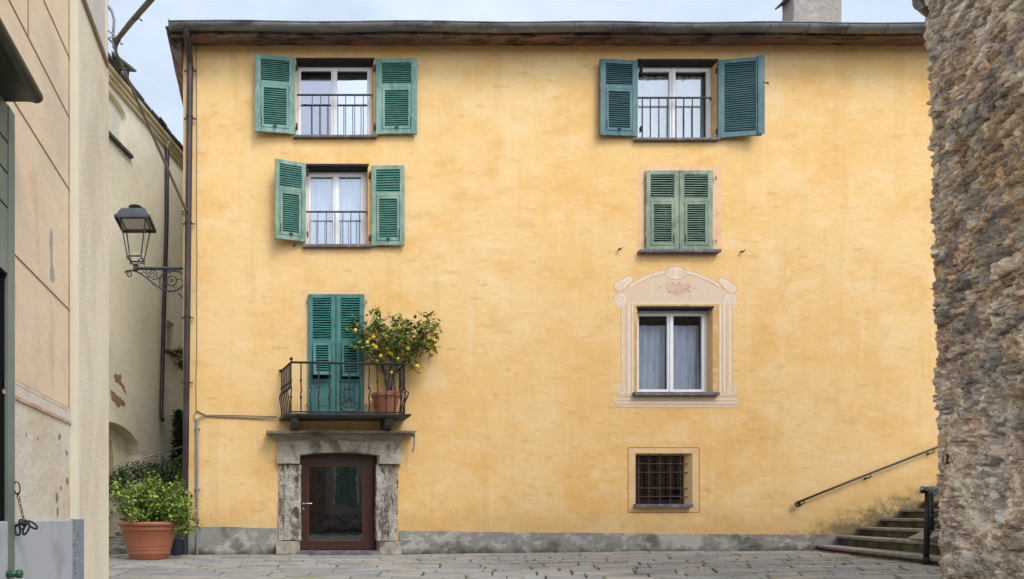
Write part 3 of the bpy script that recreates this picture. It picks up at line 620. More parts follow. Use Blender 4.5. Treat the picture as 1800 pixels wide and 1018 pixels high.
# ---- shutters: local x from the hinge outwards, z up, y towards the viewer (negative)
def shutter(hx, ox, zt_, zb, lift, side, mat, mlv, style='flap', base_y=12.955, n1=11, n2=17, closed=False, flap_open=None, latch=True, split=.36, lo_style=None, sideoff=0):
    """side=-1: opens to the left of the hinge, +1 to the right; lift = how far the free edge stands off the wall"""
    dq = base_y-.04; SX = lambda p_: (p_-VX)*dq/F; SZ = lambda p_: EZ+(VY-p_)*dq/F; wpx = abs(SX(ox)-SX(hx)); ang = math.asin(min(.9, lift/max(wpx, .01))); wd = wpx/math.cos(ang)
    X = Matrix.Translation((SX(hx), base_y, 0)) @ Matrix.Rotation(-side*ang, 4, 'Z') @ Matrix.Diagonal((side, 1, 1, 1))
    T = .042; h0, h1 = SZ(zb), SZ(zt_); st = .115*wd/.8 if wd > .6 else .105*wd/.62; H = h1-h0
    m = MB(); m.X = X; yf, yb = -T, 0
    m.box(0, st, yf, yb, h0-.01, h1); m.box(wd-st, wd, yf, yb, h0-.01, h1)
    m.box(st, wd-st, yf+.003, yb-.003, h1-.085, h1); m.box(st, wd-st, yf+.003, yb-.003, h0, h0+.09)
    zm = h1-H*split
    if style != 'full': m.box(st, wd-st, yf+.003, yb-.003, zm-.04, zm+.04)
    o = m.build('shutter', mat, house, bevel=.004)
    def slats(x0, x1, za, zb_, n, name='louvres', X_=None, par=o):
        m = MB(); m.X = X_ or X; rr = random.Random(int(hx*7+za*31))
        for i in range(n):
            z = za+(zb_-za)*(i+.5)/n; dz = (zb_-za)/n*(.36 if closed else .56); tw = rr.uniform(-.005, .005)
            m.poly([(x0,yf+.006,z-dz+tw),(x1,yf+.006,z-dz-tw),(x1,yb-.006,z+dz*.7-tw),(x0,yb-.006,z+dz*.7+tw),
                    (x0,yf+.006,z-dz+.009+tw),(x1,yf+.006,z-dz+.009-tw),(x1,yb-.006,z+dz*.7+.009-tw),(x0,yb-.006,z+dz*.7+.009+tw)],
                   [(0,3,2,1),(4,5,6,7),(0,1,5,4),(1,2,6,5),(2,3,7,6),(3,0,4,7)])
        return m.build(name, mlv, par)
    if style == 'full':
        slats(st, wd-st, h0+.09, h1-.085, n1)
    else:
        slats(st, wd-st, zm+.04, h1-.085, n1)
        fl = .052
        xa, xb, za, zb_ = st+.008, wd-st-.008, h0+.096, zm-.046
        if lo_style == 'door':                       # tall door shutter: the flap is above a solid panel
            za = h0+H*.30
            m = MB(); m.X = X; m.box(st, wd-st, yf+.014, yb-.006, h0+.09, za-.10); m.box(st, wd-st, yf+.002, yb-.004, za-.10, za-.02)
            m.box(st+.05, wd-st-.05, yf+.006, yf+.016, h0+.16, za-.17); m.build('lower_panel', mat, o, bevel=.004)
        X2 = X
        if flap_open: X2 = X @ Matrix.Translation((0, 0, zb_)) @ Matrix.Rotation(flap_open, 4, 'X') @ Matrix.Translation((0, 0, -zb_))
        m = MB(); m.X = X2; y0, y1 = yf-.004, yb-.008
        m.box(xa, xa+fl, y0, y1, za, zb_); m.box(xb-fl, xb, y0, y1, za, zb_)
        m.box(xa+fl, xb-fl, y0, y1, zb_-.055, zb_); m.box(xa+fl, xb-fl, y0, y1, za, za+.055)
        m.build('shutter_flap', mat, o, bevel=.003)
        slats(xa+fl, xb-fl, za+.055, zb_-.055, n2, 'flap_louvres', X2)
        if latch:
            m = MB(); m.X = X2; c = (xa+xb)/2
            m.ball((c, y0-.01, za+.03), .016, 6); m.tube([(c-.045, y0-.012, za+.022),(c, y0-.02, za+.034),(c+.045, y0-.012, za+.022)], .007, 6); m.tube([(c, y0-.012, za+.05),(c, y0-.014, za-.03)], .008, 6)
            m.build('latch', m_iron, o)
        m = MB(); m.X = X2; m.tube([(xb-.012, y0-.006, za+.22),(xb-.012, y0-.008, za+.05)], .006, 5); m.build('stay_rod', m_iron, o)
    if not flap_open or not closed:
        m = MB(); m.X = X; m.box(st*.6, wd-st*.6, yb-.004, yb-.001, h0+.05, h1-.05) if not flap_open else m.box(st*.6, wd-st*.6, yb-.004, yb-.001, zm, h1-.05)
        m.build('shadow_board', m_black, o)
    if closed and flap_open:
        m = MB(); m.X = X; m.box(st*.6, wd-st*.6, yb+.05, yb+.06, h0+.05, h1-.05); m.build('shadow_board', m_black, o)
    if sideoff:                                       # extra cover strip on the free stile
        m = MB(); m.X = X; m.box(wd-st*.75, wd+.035, yf-.02, yf-.001, h0+.01, h1+.012); m.build('cover_strip', mat, o, bevel=.003)
    for zz in (h1-.17, h0+.17):
        m = MB(); m.box(FX(hx)-.035*(-side if not closed else side)*-1-.02, FX(hx)-.035*(-side if not closed else side)*-1+.02, base_y-.03, 13, zz-.045, zz+.045) if closed else m.box(FX(hx)-side*.045-.014, FX(hx)-side*.045+.014, base_y-.035, 13, zz-.05, zz+.05)
        m.tube([(FX(hx)-side*.02, base_y-.04, zz-.03), (FX(hx)-side*.045, base_y-.035, zz), (FX(hx)-side*.02, base_y-.04, zz+.04)], .011, 6)
        m.build('hinge', m_iron, o)
    return o
lab(shutter(518, 448, 101, 235, .10, -1, m_gA, m_gAl), 'left shutter of the top left window')
shutter(661, 733, 103, 235, .015, 1, m_gA, m_gAl)
lab(shutter(537, 483, 287, 425, .17, -1, m_gB, m_gAl, n1=10, n2=18), 'shutter standing a little off the wall, a blue patch on its edge')
shutter(653, 711, 291, 431, .015, 1, m_gB, m_gAl, n1=9, n2=17)
shutter(1121, 1053, 106, 239, .05, -1, m_gC, m_gCl)
lab(shutter(1263, 1333, 105.5, 242, .11, 1, m_gC, m_gCl, style='full', n1=31, sideoff=1), 'blue-green shutter louvred over its whole height')
# closed pair
for hx, ox, s_ in ((1135.5, 1193.6, 1), (1253, 1194.4, -1)):
    lab(shutter(hx, ox, 299.5, 439, .002, s_, m_gD, m_gDl, base_y=12.99, n1=10, n2=17, closed=True, latch=False, split=.37), 'closed shutter with peeling grey-green paint')
mb = MB(); A_, B_ = P(1126, 443, 12.88), P(1268, 438, 12.88); mb.box(A_.x, B_.x, 12.87, 13.1, A_.z, B_.z); mb.build('sill', m_sill, house, bevel=.006, rough=(.003, 8, .15))
for hx, ox, s_, fo in ((541.5, 590, 1, R(-13)), (640.5, 591, -1, R(-7))):
    shutter(hx, ox, 517, 727, .002, s_, m_gE, m_gEl, base_y=12.99, n1=17, n2=11, closed=True, latch=False, split=.395, lo_style='door', flap_open=fo)
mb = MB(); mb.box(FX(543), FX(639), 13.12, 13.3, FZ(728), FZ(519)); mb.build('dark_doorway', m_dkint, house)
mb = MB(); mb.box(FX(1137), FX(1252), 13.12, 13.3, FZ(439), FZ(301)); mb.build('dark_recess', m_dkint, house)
# stay iron at the far right shutter and hooks in the wall
def wallhook(px, py, par=house, s=1.0):
    m = MB(); p = P(px, py, 12.99); m.tube([p+Vector((0,.02,0)), p+Vector((0,-.05,0)), p+Vector((.03*s,-.055,-.005)), p+Vector((.045*s,-.055,.02))], .011, 6); m.ball(p+Vector((.0,-.045,-.012)), .024, 6)
    return m.build('shutter_stop', m_iron, par)
for px, py in ((1087, 439), (1302, 443), (517, 432), (670, 433)): wallhook(px, py)
mb = MB(); p = P(1341, 146, 12.80); mb.tube([p, p+Vector((.08,.0,.01)), p+Vector((.13,.03,.015))], .012, 6); mb.ball(p, .025, 6); mb.ball(p+Vector((.13,.03,.015)), .018, 6); mb.build('shutter_stay', m_iron, house)
mb = MB(); a = P(703, 763, 12.8); b = P(728, 766, 12.8)
mb.tube([a, b], .018, 8); mb.tube([b+Vector((0,0,.02)), b+Vector((.004,0,-.18)), P(726, 794, 12.8), P(724, 791, 12.8)], .017, 8); mb.ball(b, .032, 6)
mb.build('bent_iron_pipe', m_gpipe, house)

# ---- painted surround of the lower right window
Y1, Y2, Y3, Y4 = 12.9986, 12.9979, 12.9972, 12.9964
q = lambda px, py: (FX(px), FZ(py))
def sheet(m, pts, y): m.face([(x, y, z) for x, z in pts])
def fanpoly(m, pts, y, c=None):
    c = c or (sum(p[0] for p in pts)/len(pts), sum(p[1] for p in pts)/len(pts)); n = len(pts)
    for i in range(n): a, b = pts[i], pts[(i+1)%n]; m.face([(c[0],y,c[1]),(a[0],y,a[1]),(b[0],y,b[1])])
mb = MB()
def rect(m, a, b, t, bo, y): sheet(m, [q(a,bo), q(b,bo), q(b,t), q(a,t)], y)
rect(mb, 1092, 1120, 533, 696, Y1); rect(mb, 1253, 1287, 533, 696, Y1); rect(mb, 1120, 1253, 533, 541, Y1)
arch = [q(1187+ (px-1187), 533-(533-474)+ (0 if True else 0) + 26*((px-1187)/78)**2) for px in range(1109, 1266, 6)]
for i in range(len(arch)-1):
    mb.face([(arch[i][0],Y1,FZ(533)),(arch[i+1][0],Y1,FZ(533)),(arch[i+1][0],Y1,arch[i+1][1]),(arch[i][0],Y1,arch[i][1])])
rect(mb, 1095, 1109, 505, 533, Y1); rect(mb, 1265, 1284, 508, 533, Y1)
sheet(mb, [q(1077,706), q(1086,716.5), q(1292,717), q(1302,708), q(1296,697), q(1086,696)], Y1)
surround = mb.build('painted_surround', m_pal, house)
mb = MB()                                                   # pale bands
for a, b, t, bo in ((1092.5,1095.5,540,690),(1103,1108,530,692),(1110.5,1113.5,530,692),(1264.5,1268,530,692),(1271,1275,530,692),(1282,1285.5,540,690),(1114,1263,531.5,534)): rect(mb, a, b, t, bo, Y2)
mb.ribbon([q(px, 476.5+26*((px-1187)/78)**2) for px in range(1108, 1267, 6)], .06, Y2)
for yy in (700.5, 706.5): rect(mb, 1082, 1298, yy, yy+2.2, Y2)
mb.build('pale_bands', m_pal2, surround)
mb = MB()
rect(mb, 1114.5, 1120, 535, 692, Y2); rect(mb, 1253.5, 1263, 535, 692, Y2); rect(mb, 1120, 1253.5, 535, 541, Y2)
mb.build('ochre_band', m_ochreband, surround)
def spiral(cx, cy, r, turns, start, dirn, n=40):
    return [q(cx+(r*(1-i/n*.85))*math.cos(start+dirn*turns*6.283*i/n), cy-(r*(1-i/n*.85))*math.sin(start+dirn*turns*6.283*i/n)) for i in range(n+1)]
def disc(m, cx, cy, rx, ry, y, n=24): fanpoly(m, [q(cx+rx*math.cos(6.283*i/n), cy-ry*math.sin(6.283*i/n)) for i in range(n)], y)
mb = MB()
for a in ((1089.5, 527, 11, 13), (1285, 528, 11, 13), (1091, 685, 9, 9), (1287, 686, 9, 9)): mb = MB(); disc(mb, *a, 12.9975); mb.build('painted_scroll', m_pal2, surround)
mb = MB()
def capsule(m, a, b, ra, rb, y):
    pts = []; A = Vector(a); B = Vector(b); d = (B-A).normalized(); base = math.atan2(d.y, d.x)
    for i in range(13): t = base+math.pi/2+math.pi*i/12; pts.append((A.x+ra*math.cos(t), A.y+ra*math.sin(t)))
    for i in range(13): t = base-math.pi/2+math.pi*i/12; pts.append((B.x+rb*math.cos(t), B.y+rb*math.sin(t)))
    fanpoly(m, [q(*p) for p in pts], y); return [q(*p) for p in pts+[pts[0]]]
c1 = capsule(mb, (1088,504), (1106,491), 9, 6.5, Y3); mb.build('painted_scroll', m_pal2, surround); mb = MB(); c2 = capsule(mb, (1286,507), (1269,493), 9, 6.5, Y3)
mb.build('painted_scroll', m_pal2, surround); mb = MB(); disc(mb, 1187.5, 480, 19, 11.5, Y3); mb.build('painted_cartouche', m_pal2, surround)
mb = MB(); lw = .013
for c in (c1, c2): mb.ribbon(c, lw, Y4)
for a in (spiral(1088,504.5,8,1.6,1.5,-1), spiral(1286,507,8,1.6,1.5,1), spiral(1089,527,11,2,1.2,1), spiral(1285,528,11,2,1.9,-1), spiral(1091,685,8.5,1.5,4.7,-1), spiral(1287,686,8.5,1.5,4.7,1),
          spiral(1180,480,6,1.5,3,1), spiral(1195,480,6,1.5,.1,-1), spiral(1174,477,4,1.2,1,1), spiral(1201,477,4,1.2,2,-1)): mb.ribbon(a, .009, Y4)
mb.ribbon([q(1187.5+19*math.cos(6.283*i/30), 480-11.5*math.sin(6.283*i/30)) for i in range(31)], lw, Y4)
mb.ribbon([q(1095,500), q(1100,495.5), q(1107,491)], .008, Y4); mb.ribbon([q(1280,503), q(1274,498), q(1268,493)], .008, Y4)
for x in (1091.8, 1101.5, 1109.5, 1114.2, 1264, 1270, 1277, 1287): mb.ribbon([q(x, 534), q(x, 692)], .008, Y4)
for r0, r1 in ((1112, 1169), (1206, 1264)):
    mb.ribbon([q(px, 480.5+25.5*((px-1187)/78)**2) for px in range(r0, r1, 4)], .009, Y4); mb.ribbon([q(px, 473.6+26*((px-1187)/78)**2) for px in range(r0, r1, 4)], .007, Y4)
for yy in (697, 704.5, 710.5): mb.ribbon([q(1084, yy), q(1296, yy+.5)], .009, Y4)
mb.ribbon([q(1077,706), q(1086,716.5), q(1292,717), q(1302,708), q(1296,697)], .01, Y4)
mb.build('painted_lines', m_pinkline, surround)
mb = MB(); rnd = random.Random(9)
disc(mb, 1189, 508, 8.5, 7, Y3)
for k in range(120):
    a = rnd.uniform(0, 6.283); rr = abs(rnd.gauss(0, 1)); cx_ = 1189+math.cos(a)*(10+rr*15); cy_ = 508+math.sin(a)*(7+rr*4.5)
    disc(mb, cx_, cy_, rnd.uniform(.8, 2.3), rnd.uniform(.5, 1.3), Y3-.00012*(k % 5), 6)
for k in range(12):
    a = 6.283*k/12; mb.ribbon([q(1189+math.cos(a)*9, 507+math.sin(a)*7), q(1189+math.cos(a+.2)*(17+rnd.uniform(-2,8)), 507+math.sin(a+.2)*(10+rnd.uniform(-1,3)))], .012, Y4)
mb.build('painted_flowers', m_rose, surround)

# ---- portal and door
def portal():
    mb = MB(); yb = 12.999
    X = FX
    rows_ = [(774.5,486,706,12.90),(772,483,709,12.86),(769.5,480,714,12.83),(768,480,714,12.80),(764,474,722,12.72),(762.5,474,722,12.72),(761.5,470,730,12.66),(757,468.5,733,12.65)]
    mb.loft([((VY-py)*yf/F+EZ, (a-VX)*yf/F, (b-VX)*yf/F, yf, yb) for py, a, b, yf in rows_])
    co_ = mb.build('stone_portal', m_cornice, house, rough=(.010, 5, .12))
    mb = MB()                                             # lintel with a segmental arch cut in it
    n = 16; top = FZ(774.6); pts = [(X(488), top)]
    arc = [(524+(664-524)*i/n, 813-15*math.sin(math.pi*(i/n))**.8) for i in range(n+1)]
    arc = [(a, 800.5-5*(1-((a-594)/70)**2)) for a, b in arc]
    vs = []
    yf = 12.91
    left = [(X(488), FZ(801))]+[(X(a), FZ(b)) for a, b in arc]+[(X(703), FZ(801))]
    for i in range(len(left)-1):
        (xa, za), (xb, zb) = left[i], left[i+1]
        if xb-xa < 1e-6: continue
        mb.poly([(xa,yf,za),(xb,yf,zb),(xb,yf,top),(xa,yf,top),(xa,13.2,za),(xb,13.2,zb),(xb,13.2,top),(xa,13.2,top)], [(0,1,2,3),(0,4,5,1)])
    mb.poly([(X(488),yf,FZ(801)),(X(488),yf,top),(X(488),13,top),(X(488),13,FZ(801))], [(0,1,2,3)])
    mb.poly([(X(703),yf,FZ(801)),(X(703),yf,top),(X(703),13,top),(X(703),13,FZ(801))], [(0,1,2,3)])
    mb.build('lintel', m_stone, co_, rough=(.008, 6, .12))
    for a, b, t, bo, yf, m_, nm in ((486,527,799,816,12.87,m_stone,'impost'),(665,704,800,817,12.87,m_stone,'impost'),
                                (499,529,817,950,12.925,m_jamb,'jamb'),(490,499.5,817,950,12.955,m_jamb,'jamb_edge'),(661,691,818,951,12.925,m_jamb,'jamb'),(690.5,699,818,951,12.955,m_jamb,'jamb_edge'),
                                (485,527,951,974,12.86,m_stone,'base_block'),(665,704,952,975,12.86,m_stone,'base_block')):
        mb = MB(); mb.box(X(a), X(b), yf, 13.15, FZ(bo)+.003, FZ(t)-.003); mb.build(nm, m_, co_, bevel=.012, rough=((.02 if 'jamb' in nm else .01), 7, .045 if 'jamb' in nm else .08))
    mb = MB(); mb.box(X(522), X(667), 12.84, 13.3, FZ(975), FZ(968)); mb.build('threshold', m_sill, co_, bevel=.01, rough=(.004, 6, .15))
    return co_
portal()
yd = 13.16
mb = MB(); x0, x1, z0, z1 = FX(528), FX(659), FZ(967), FZ(797)
m_oak = M('dark_oak', (.028,.014,.01), .5)
for a, b in ((x0-.04, x0+.02), (x1, x1+.06)): mb = MB(); mb.box(a, b, yd, yd+.08, z0, z1); mb.build('door_frame', m_oak, house)
mb = MB(); a, b, c, d = FX(543), FX(640), FZ(952), FZ(818)
mb.box(x0+.02, a, yd+.02, yd+.07, z0, z1); mb.box(b, x1, yd+.02, yd+.07, z0, z1); mb.box(a, b, yd+.022, yd+.068, z0, c); mb.box(a, b, yd+.022, yd+.068, d, z1)
door = mb.build('door', m_brown, house, bevel=.006)
mb = MB()
for (p, q_, r_, s_) in ((a-.012,a+.008,c-.012,d+.012),(b-.008,b+.012,c-.012,d+.012)): mb.box(p, q_, yd+.008, yd+.019, r_, s_)
mb.box(a+.008, b-.008, yd+.008, yd+.0195, c-.012, c+.008); mb.box(a+.008, b-.008, yd+.008, yd+.0195, d-.008, d+.012)
mb.build('glazing_bead', M('reddish_brown_wood', (.13,.035,.018), .4), door)
mb = MB(); mb.box(a, b, yd+.03, yd+.036, c, d); mb.build('glass', g_door, door)
mb = MB(); mb.box(FX(583), FX(598), yd+.04, yd+.065, c, d); mb.build('mullion', m_brown, door)
mb = MB(); zz = FZ(885); hx_ = FX(534)
mb.lathe((hx_, yd+.005, zz), [(.026, 0), (.026, .012)], 16, 'y'); mb.tube([(hx_, yd+.01, zz), (hx_, yd-.045, zz), (hx_+.03, yd-.05, zz), (hx_+.18, yd-.048, zz)], .0095, 8)
mb.lathe((hx_, yd+.005, FZ(894)), [(.024, 0), (.024, .012)], 16, 'y'); smooth_by_angle(mb.build('handle', m_steel, door))
# the hall behind the glass
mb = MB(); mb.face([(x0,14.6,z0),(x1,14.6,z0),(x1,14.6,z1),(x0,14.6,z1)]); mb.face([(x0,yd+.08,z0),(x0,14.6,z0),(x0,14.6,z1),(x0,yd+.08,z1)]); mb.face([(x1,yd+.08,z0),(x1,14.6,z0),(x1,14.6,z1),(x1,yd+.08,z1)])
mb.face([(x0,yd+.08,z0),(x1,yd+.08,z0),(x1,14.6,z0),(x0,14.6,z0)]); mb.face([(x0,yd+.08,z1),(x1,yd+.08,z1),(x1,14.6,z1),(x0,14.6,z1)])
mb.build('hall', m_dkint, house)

# ---- balcony
BY = 12.35
def BP(px, py): return P(px, py, BY)
zS, zR = BP(0, 727).z, BP(0, 637).z
bx0, bx1 = BP(512, 0).x, BP(711.5, 0).x
mb = MB()
wl, wr = P(492, 0, 13).x, P(697, 0, 13).x
fl, fr_ = BP(505, 0).x, BP(721, 0).x
mb.poly([(wl,13,zS-.05),(fl,BY-.05,zS-.045),(fr_,BY-.05,zS-.06),(wr+.15,13,zS-.05),(wl-.03,13,zS),(fl-.03,BY-.08,zS-.005),(fr_+.02,BY-.08,zS-.02),(wr+.17,13,zS)],
        [(0,3,2,1),(4,5,6,7),(0,1,5,4),(1,2,6,5),(2,3,7,6),(3,0,4,7)])
balc = mb.build('balcony', m_slate, house, bevel=.008, rough=(.003, 5, .3))
for pa, pb_ in ((511, 523.5), (673, 688)):
    xa, xb = P(pa, 0, 12.7).x, P(pb_, 0, 12.7).x; mb = MB()
    prof = [(12.995, zS-.055), (12.42, zS-.055), (12.42, zS-.13), (12.50, zS-.17), (12.62, zS-.21), (12.78, zS-.30), (12.995, zS-.36)]
    vs = [(xa, y_, z_) for y_, z_ in prof]+[(xb, y_, z_) for y_, z_ in prof]; n = len(prof)
    mb.poly(vs, [tuple(range(n)), tuple(range(2*n-1, n-1, -1))]+[(i, (i+1)%n, (i+1)%n+n, i+n) for i in range(n)])
    mb.build('bracket', m_slate, balc, bevel=.01, rough=(.004, 6, .1))
corners = [Vector((wl+.03, 12.96, zR-.03)), Vector((bx0, BY, zR)), Vector((bx1, BY, zR-.035)), Vector((bx1-.02, 12.96, zR-.03))]
mb = MB()
for a, b in zip(corners[:-1], corners[1:]): mb.tube([a, b], .023, 8)
rail = mb.build('top_rail', m_iron, balc, smooth=True)
low = [Vector((wl+.03, 12.96, zS+.03)), Vector((bx0, BY, zS+.035)), Vector((bx1, BY, zS+.02)), Vector((bx1-.02, 12.96, zS+.03))]
mb = MB()
for a, b in zip(low[:-1], low[1:]): mb.tube([a, b], .015, 8)
mb.build('bottom_rail', m_iron, balc, smooth=True)
for c in (corners[1], corners[2]):
    mb = MB(); mb.ball(c+Vector((0,0,.07)), .035, 8); mb.lathe(c, [(.012,0),(.012,.05)], 8); mb.build('rail_knob', m_iron, balc, smooth=True)
mb = MB(); mb.ball(corners[0]+Vector((-.02,-.02,0)), .035, 8); mb.build('rail_knob', m_iron, balc, smooth=True)
def baluster(base, top, out, kind, par=balc):
    """base/top: points; out: outward belly direction"""
    m = MB(); H = top-base; out = Vector(out)
    def at(f, o_=0, s_=0): return base+H*f+out*o_+Vector((s_, 0, 0))
    if kind == 'knot':
        pts = [at(1), at(.6), at(.55), at(.45, .015, .01), at(.32, 0, -.008), at(.25), at(0)]
        rad = [.0145]*7
        for f in (.64, .3): m.ball(at(f), .029, 6, .8)
    elif kind == 'belly':
        pts = [at(1), at(.7), at(.5, 0), at(.47, .035), at(.44, .085), at(.38, .075), at(.25, .03), at(.1, 0), at(0)]
        rad = [.0145]*9; m.ball(at(.5, .005), .029, 6, .8); m.ball(at(.62), .025, 6, .8)
    else:
        pts = [at(1), at(.8, 0, .004), at(.5, .0, -.006), at(.46, .03, .02), at(.42, .05, .01), at(.3, .03, -.012), at(.15, 0, .004), at(0)]
        rad = [.0145]*8; m.ball(at(.49, .01, 0), .03, 6, .6)
    m.tube(pts, rad, 7)
    return smooth_by_angle(m.build('baluster', m_iron, par), 60)
kinds = ['knot','knot','kink','kink','kink','knot',None,'kink','kink','knot','knot','belly','knot','belly']
for px, k in zip((511.5,529,546,560,579,598.5,614,632.5,649,663.5,679,693.6,704.7,711), kinds):
    x = BP(px, 0).x; f = (x-bx0)/(bx1-bx0)
    if k: baluster(Vector((x, BY, zS+.03-.015*f)), Vector((x, BY, zR-.035*f)), (0, -1, 0), k)
for i in range(6):
    f = i/6+.03; a = low[0].lerp(low[1], f); b = corners[0].lerp(corners[1], f); baluster(a, b, (-.5, -.2, 0), 'belly')
for i in range(3):
    f = (i+.8)/4; a = low[2].lerp(low[3], f); b = corners[2].lerp(corners[3], f); baluster(a, b, (1.25-.3*i, -.1, 0), 'belly')
# ornament in the middle of the railing
m = MB(); O = lambda px, py: BP(px, py)+Vector((0,-.01,0))
def curve(pts, r=.009): m.tube(pts, r*1.45, 6)
curve([O(614.5+17*math.cos(6.283*i/32), 714-10*math.sin(6.283*i/32)) for i in range(33)], .011)
curve([O(614.5, 640), O(614.2, 665), O(614, 684)], .012); curve([O(614, 684), O(614, 704)], .009)
m.ball(O(614, 684), .03, 6, .6); m.ball(O(614.3, 700), .022, 6)
for s_ in (-1, 1):
    curve([O(614+s_*x, y_) for x, y_ in ((2,684),(6,686),(9,682),(8.5,679),(6.5,681))]); curve([O(614+s_*x, y_) for x, y_ in ((8,683),(10,690),(7,698),(2,703),(0,700))])
    curve([O(614+s_*x, y_) for x, y_ in ((0,706),(4,709),(8,708),(11,711),(9,716),(4,717),(0,717))], .008)
    curve([O(614+s_*x, y_) for x, y_ in ((10,699),(8,702),(3,704))], .008)
m.build('rail_ornament', m_iron, balc)

# ------------------------------------------------------------------ foliage helper
def leafcloud(m, pts, n, sz, rnd, spread=.06, droop=.3, jitter=.35):
    for _ in range(n):
        c = Vector(rnd.choice(pts)); c = c+Vector((rnd.gauss(0, spread), rnd.gauss(0, spread), rnd.gauss(0, spread*.8)))
        leaf(m, c, sz*rnd.uniform(1-jitter, 1+jitter), rnd, droop)
def leaf(m, c, L_, rnd, droop=.3):
    a = rnd.uniform(0, 6.283); e = rnd.uniform(-.9, .7)-droop*.4
    d = Vector((math.cos(a)*math.cos(e), math.sin(a)*math.cos(e), math.sin(e))); up = Vector((rnd.gauss(0,.4), rnd.gauss(0,.4)-.25, 1)).normalized()
    s_ = d.cross(up).normalized()*L_*.27; n_ = s_.cross(d).normalized()*L_*.1
    m.poly([c, c+d*L_*.35+s_+n_, c+d*L_*.75+s_*.75+n_*.8, c+d*L_, c+d*L_*.75-s_*.75+n_*.8, c+d*L_*.35-s_+n_, c+d*L_*.5-n_*.3], [(0,6,1),(1,6,2),(2,6,3),(3,6,4),(4,6,5),(5,6,0)])

# ------------------------------------------------------------------ lemon tree on the balcony
rnd = random.Random(21)
TD = 12.68
LP = lambda px, py, d=TD: P(px, py, d)
pc = LP(678, 725); pc.z = zS+.003
lem = thing('potted_lemon_tree', pc, 'lemon tree full of yellow fruit in a terracotta pot on the iron balcony', 'potted tree')
r1 = 25*TD/F; hgt = LP(0, 692).z-zS
mb = MB(); mb.lathe(pc, [(r1*.68,0),(r1*.70,.02),(r1*.91,hgt*.78),(r1*.92,hgt*.8),(r1*1.0,hgt*.82),(r1*1.02,hgt*.97),(r1*.98,hgt),(r1*.9,hgt),(r1*.88,hgt*.86)], 32)
smooth_by_angle(mb.build('pot', m_terra, lem)); mb = MB(); mb.lathe(pc+Vector((0,0,hgt*.86)), [(r1*.9,0),(r1*.9,.01)], 24); mb.build('soil', m_soil, lem)
br = [[(680,690),(683,668),(688,645),(686,625),(680,605),(672,590),(664,578),(655,566)], [(684,692),(690,665),(694,645),(697,622),(698,600),(697,580),(696,566)],
      [(682,690),(676,670),(674,655),(668,636),(655,618),(640,608),(628,600)], [(690,660),(698,646),(710,632),(720,618),(733,602),(744,585),(750,570),(752,556)],
      [(697,622),(708,610),(722,600),(745,598),(762,590)], [(668,636),(660,625),(650,606),(640,590),(633,580)], [(672,590),(666,575),(664,560),(660,552)], [(680,605),(690,592),(693,578)], [(720,618),(733,612),(750,612),(760,604)], [(655,600),(640,585),(628,575),(615,572)],
      [(710,632),(722,636),(727,648)], [(733,602),(740,590),(752,578),(764,576)], [(640,608),(650,620),(660,632)], [(697,600),(710,590),(718,578),(728,572)], [(697,580),(706,572),(712,566)]]
tr = MB(); tips = []
for i, b in enumerate(br):
    off = rnd.uniform(-.32, .3) if i > 1 else 0; pts = []
    for j, (px, py) in enumerate(b):
        f = j/(len(b)-1); pts.append(LP(px+rnd.uniform(-1.5,1.5), py, TD+off*f+(0 if i in (0,1,2) else off*.3)))
    r0 = .03 if i < 3 else .013
    tr.tube(pts, [r0*(1-.75*j/(len(b)-1)) for j in range(len(b))], 7)
    for j in range(len(pts)-1):
        f = j/(len(b)-1)
        if (f < .45 and i < 3) or (f < .3 and i == 3): continue
        for k in range(4): tips.append(pts[j].lerp(pts[j+1], k/4)+Vector((rnd.gauss(0,.06), rnd.gauss(0,.11), rnd.gauss(0,.07))))
    tips += [pts[-1]]*2
tw = list(tips)
for p in tw[::3]:
    e = p+Vector((rnd.gauss(0,.1), rnd.gauss(0,.1), rnd.uniform(.0,.16))); tr.tube([p, p.lerp(e, .5)+Vector((0,0,.01)), e], [.006,.005,.003], 5)
tr.build('trunk', m_bark, lem, smooth=True)
fill = [LP(px, py, TD+rnd.gauss(0,.16)) for px, py in [(rnd.gauss(645,13), rnd.gauss(590,14)) for _ in range(26)]+[(rnd.gauss(690,18), rnd.gauss(602,17)) for _ in range(44)]+[(rnd.gauss(738,15), rnd.gauss(595,13)) for _ in range(34)]+[(rnd.gauss(700,10), rnd.gauss(628,9)) for _ in range(10)]]
mb = MB(); leafcloud(mb, tips+fill, 1750, .095, rnd, .05, .3); 
for px, py in ((618,572),(612,578),(624,576),(655,549),(664,551),(650,553),(752,551),(746,556),(758,556),(764,562),(740,553),(770,576),(692,560),(688,563),(698,562)):
    for k in range(4): leaf(mb, LP(px+rnd.gauss(0,2), py+rnd.gauss(0,2), TD+rnd.gauss(0,.05)), .09, rnd, -.4)
mb.build('foliage', m_lemonleaf, lem)
for px, py in ((624.5,581),(650,596),(656,593),(646,602),(656,607),(679,592),(680,612),(699,631),(669,626),(685,620),(717,613),(745,599),(753,595),(763,599),(764,608),(757,620),(733,644),(716,622),(702,577),(688,655),(661,611)):
    mb = MB(); c = LP(px, py, TD-rnd.uniform(.08,.28)); r_ = rnd.uniform(.032,.044)
    X_ = Matrix.Translation(c) @ Matrix.Rotation(rnd.uniform(-.6,.6), 4, 'X') @ Matrix.Rotation(rnd.uniform(-1.2,1.2), 4, 'Y'); mb.X = X_
    mb.lathe((0,0,0), [(.002,-r_*1.25),(r_*.3,-r_*1.12),(r_*.75,-r_*.72),(r_,-r_*.1),(r_*.9,r_*.5),(r_*.5,r_*.95),(r_*.25,r_*1.08),(.002,r_*1.25)], 14); mb.build('lemon', m_lemon, lem, smooth=True)

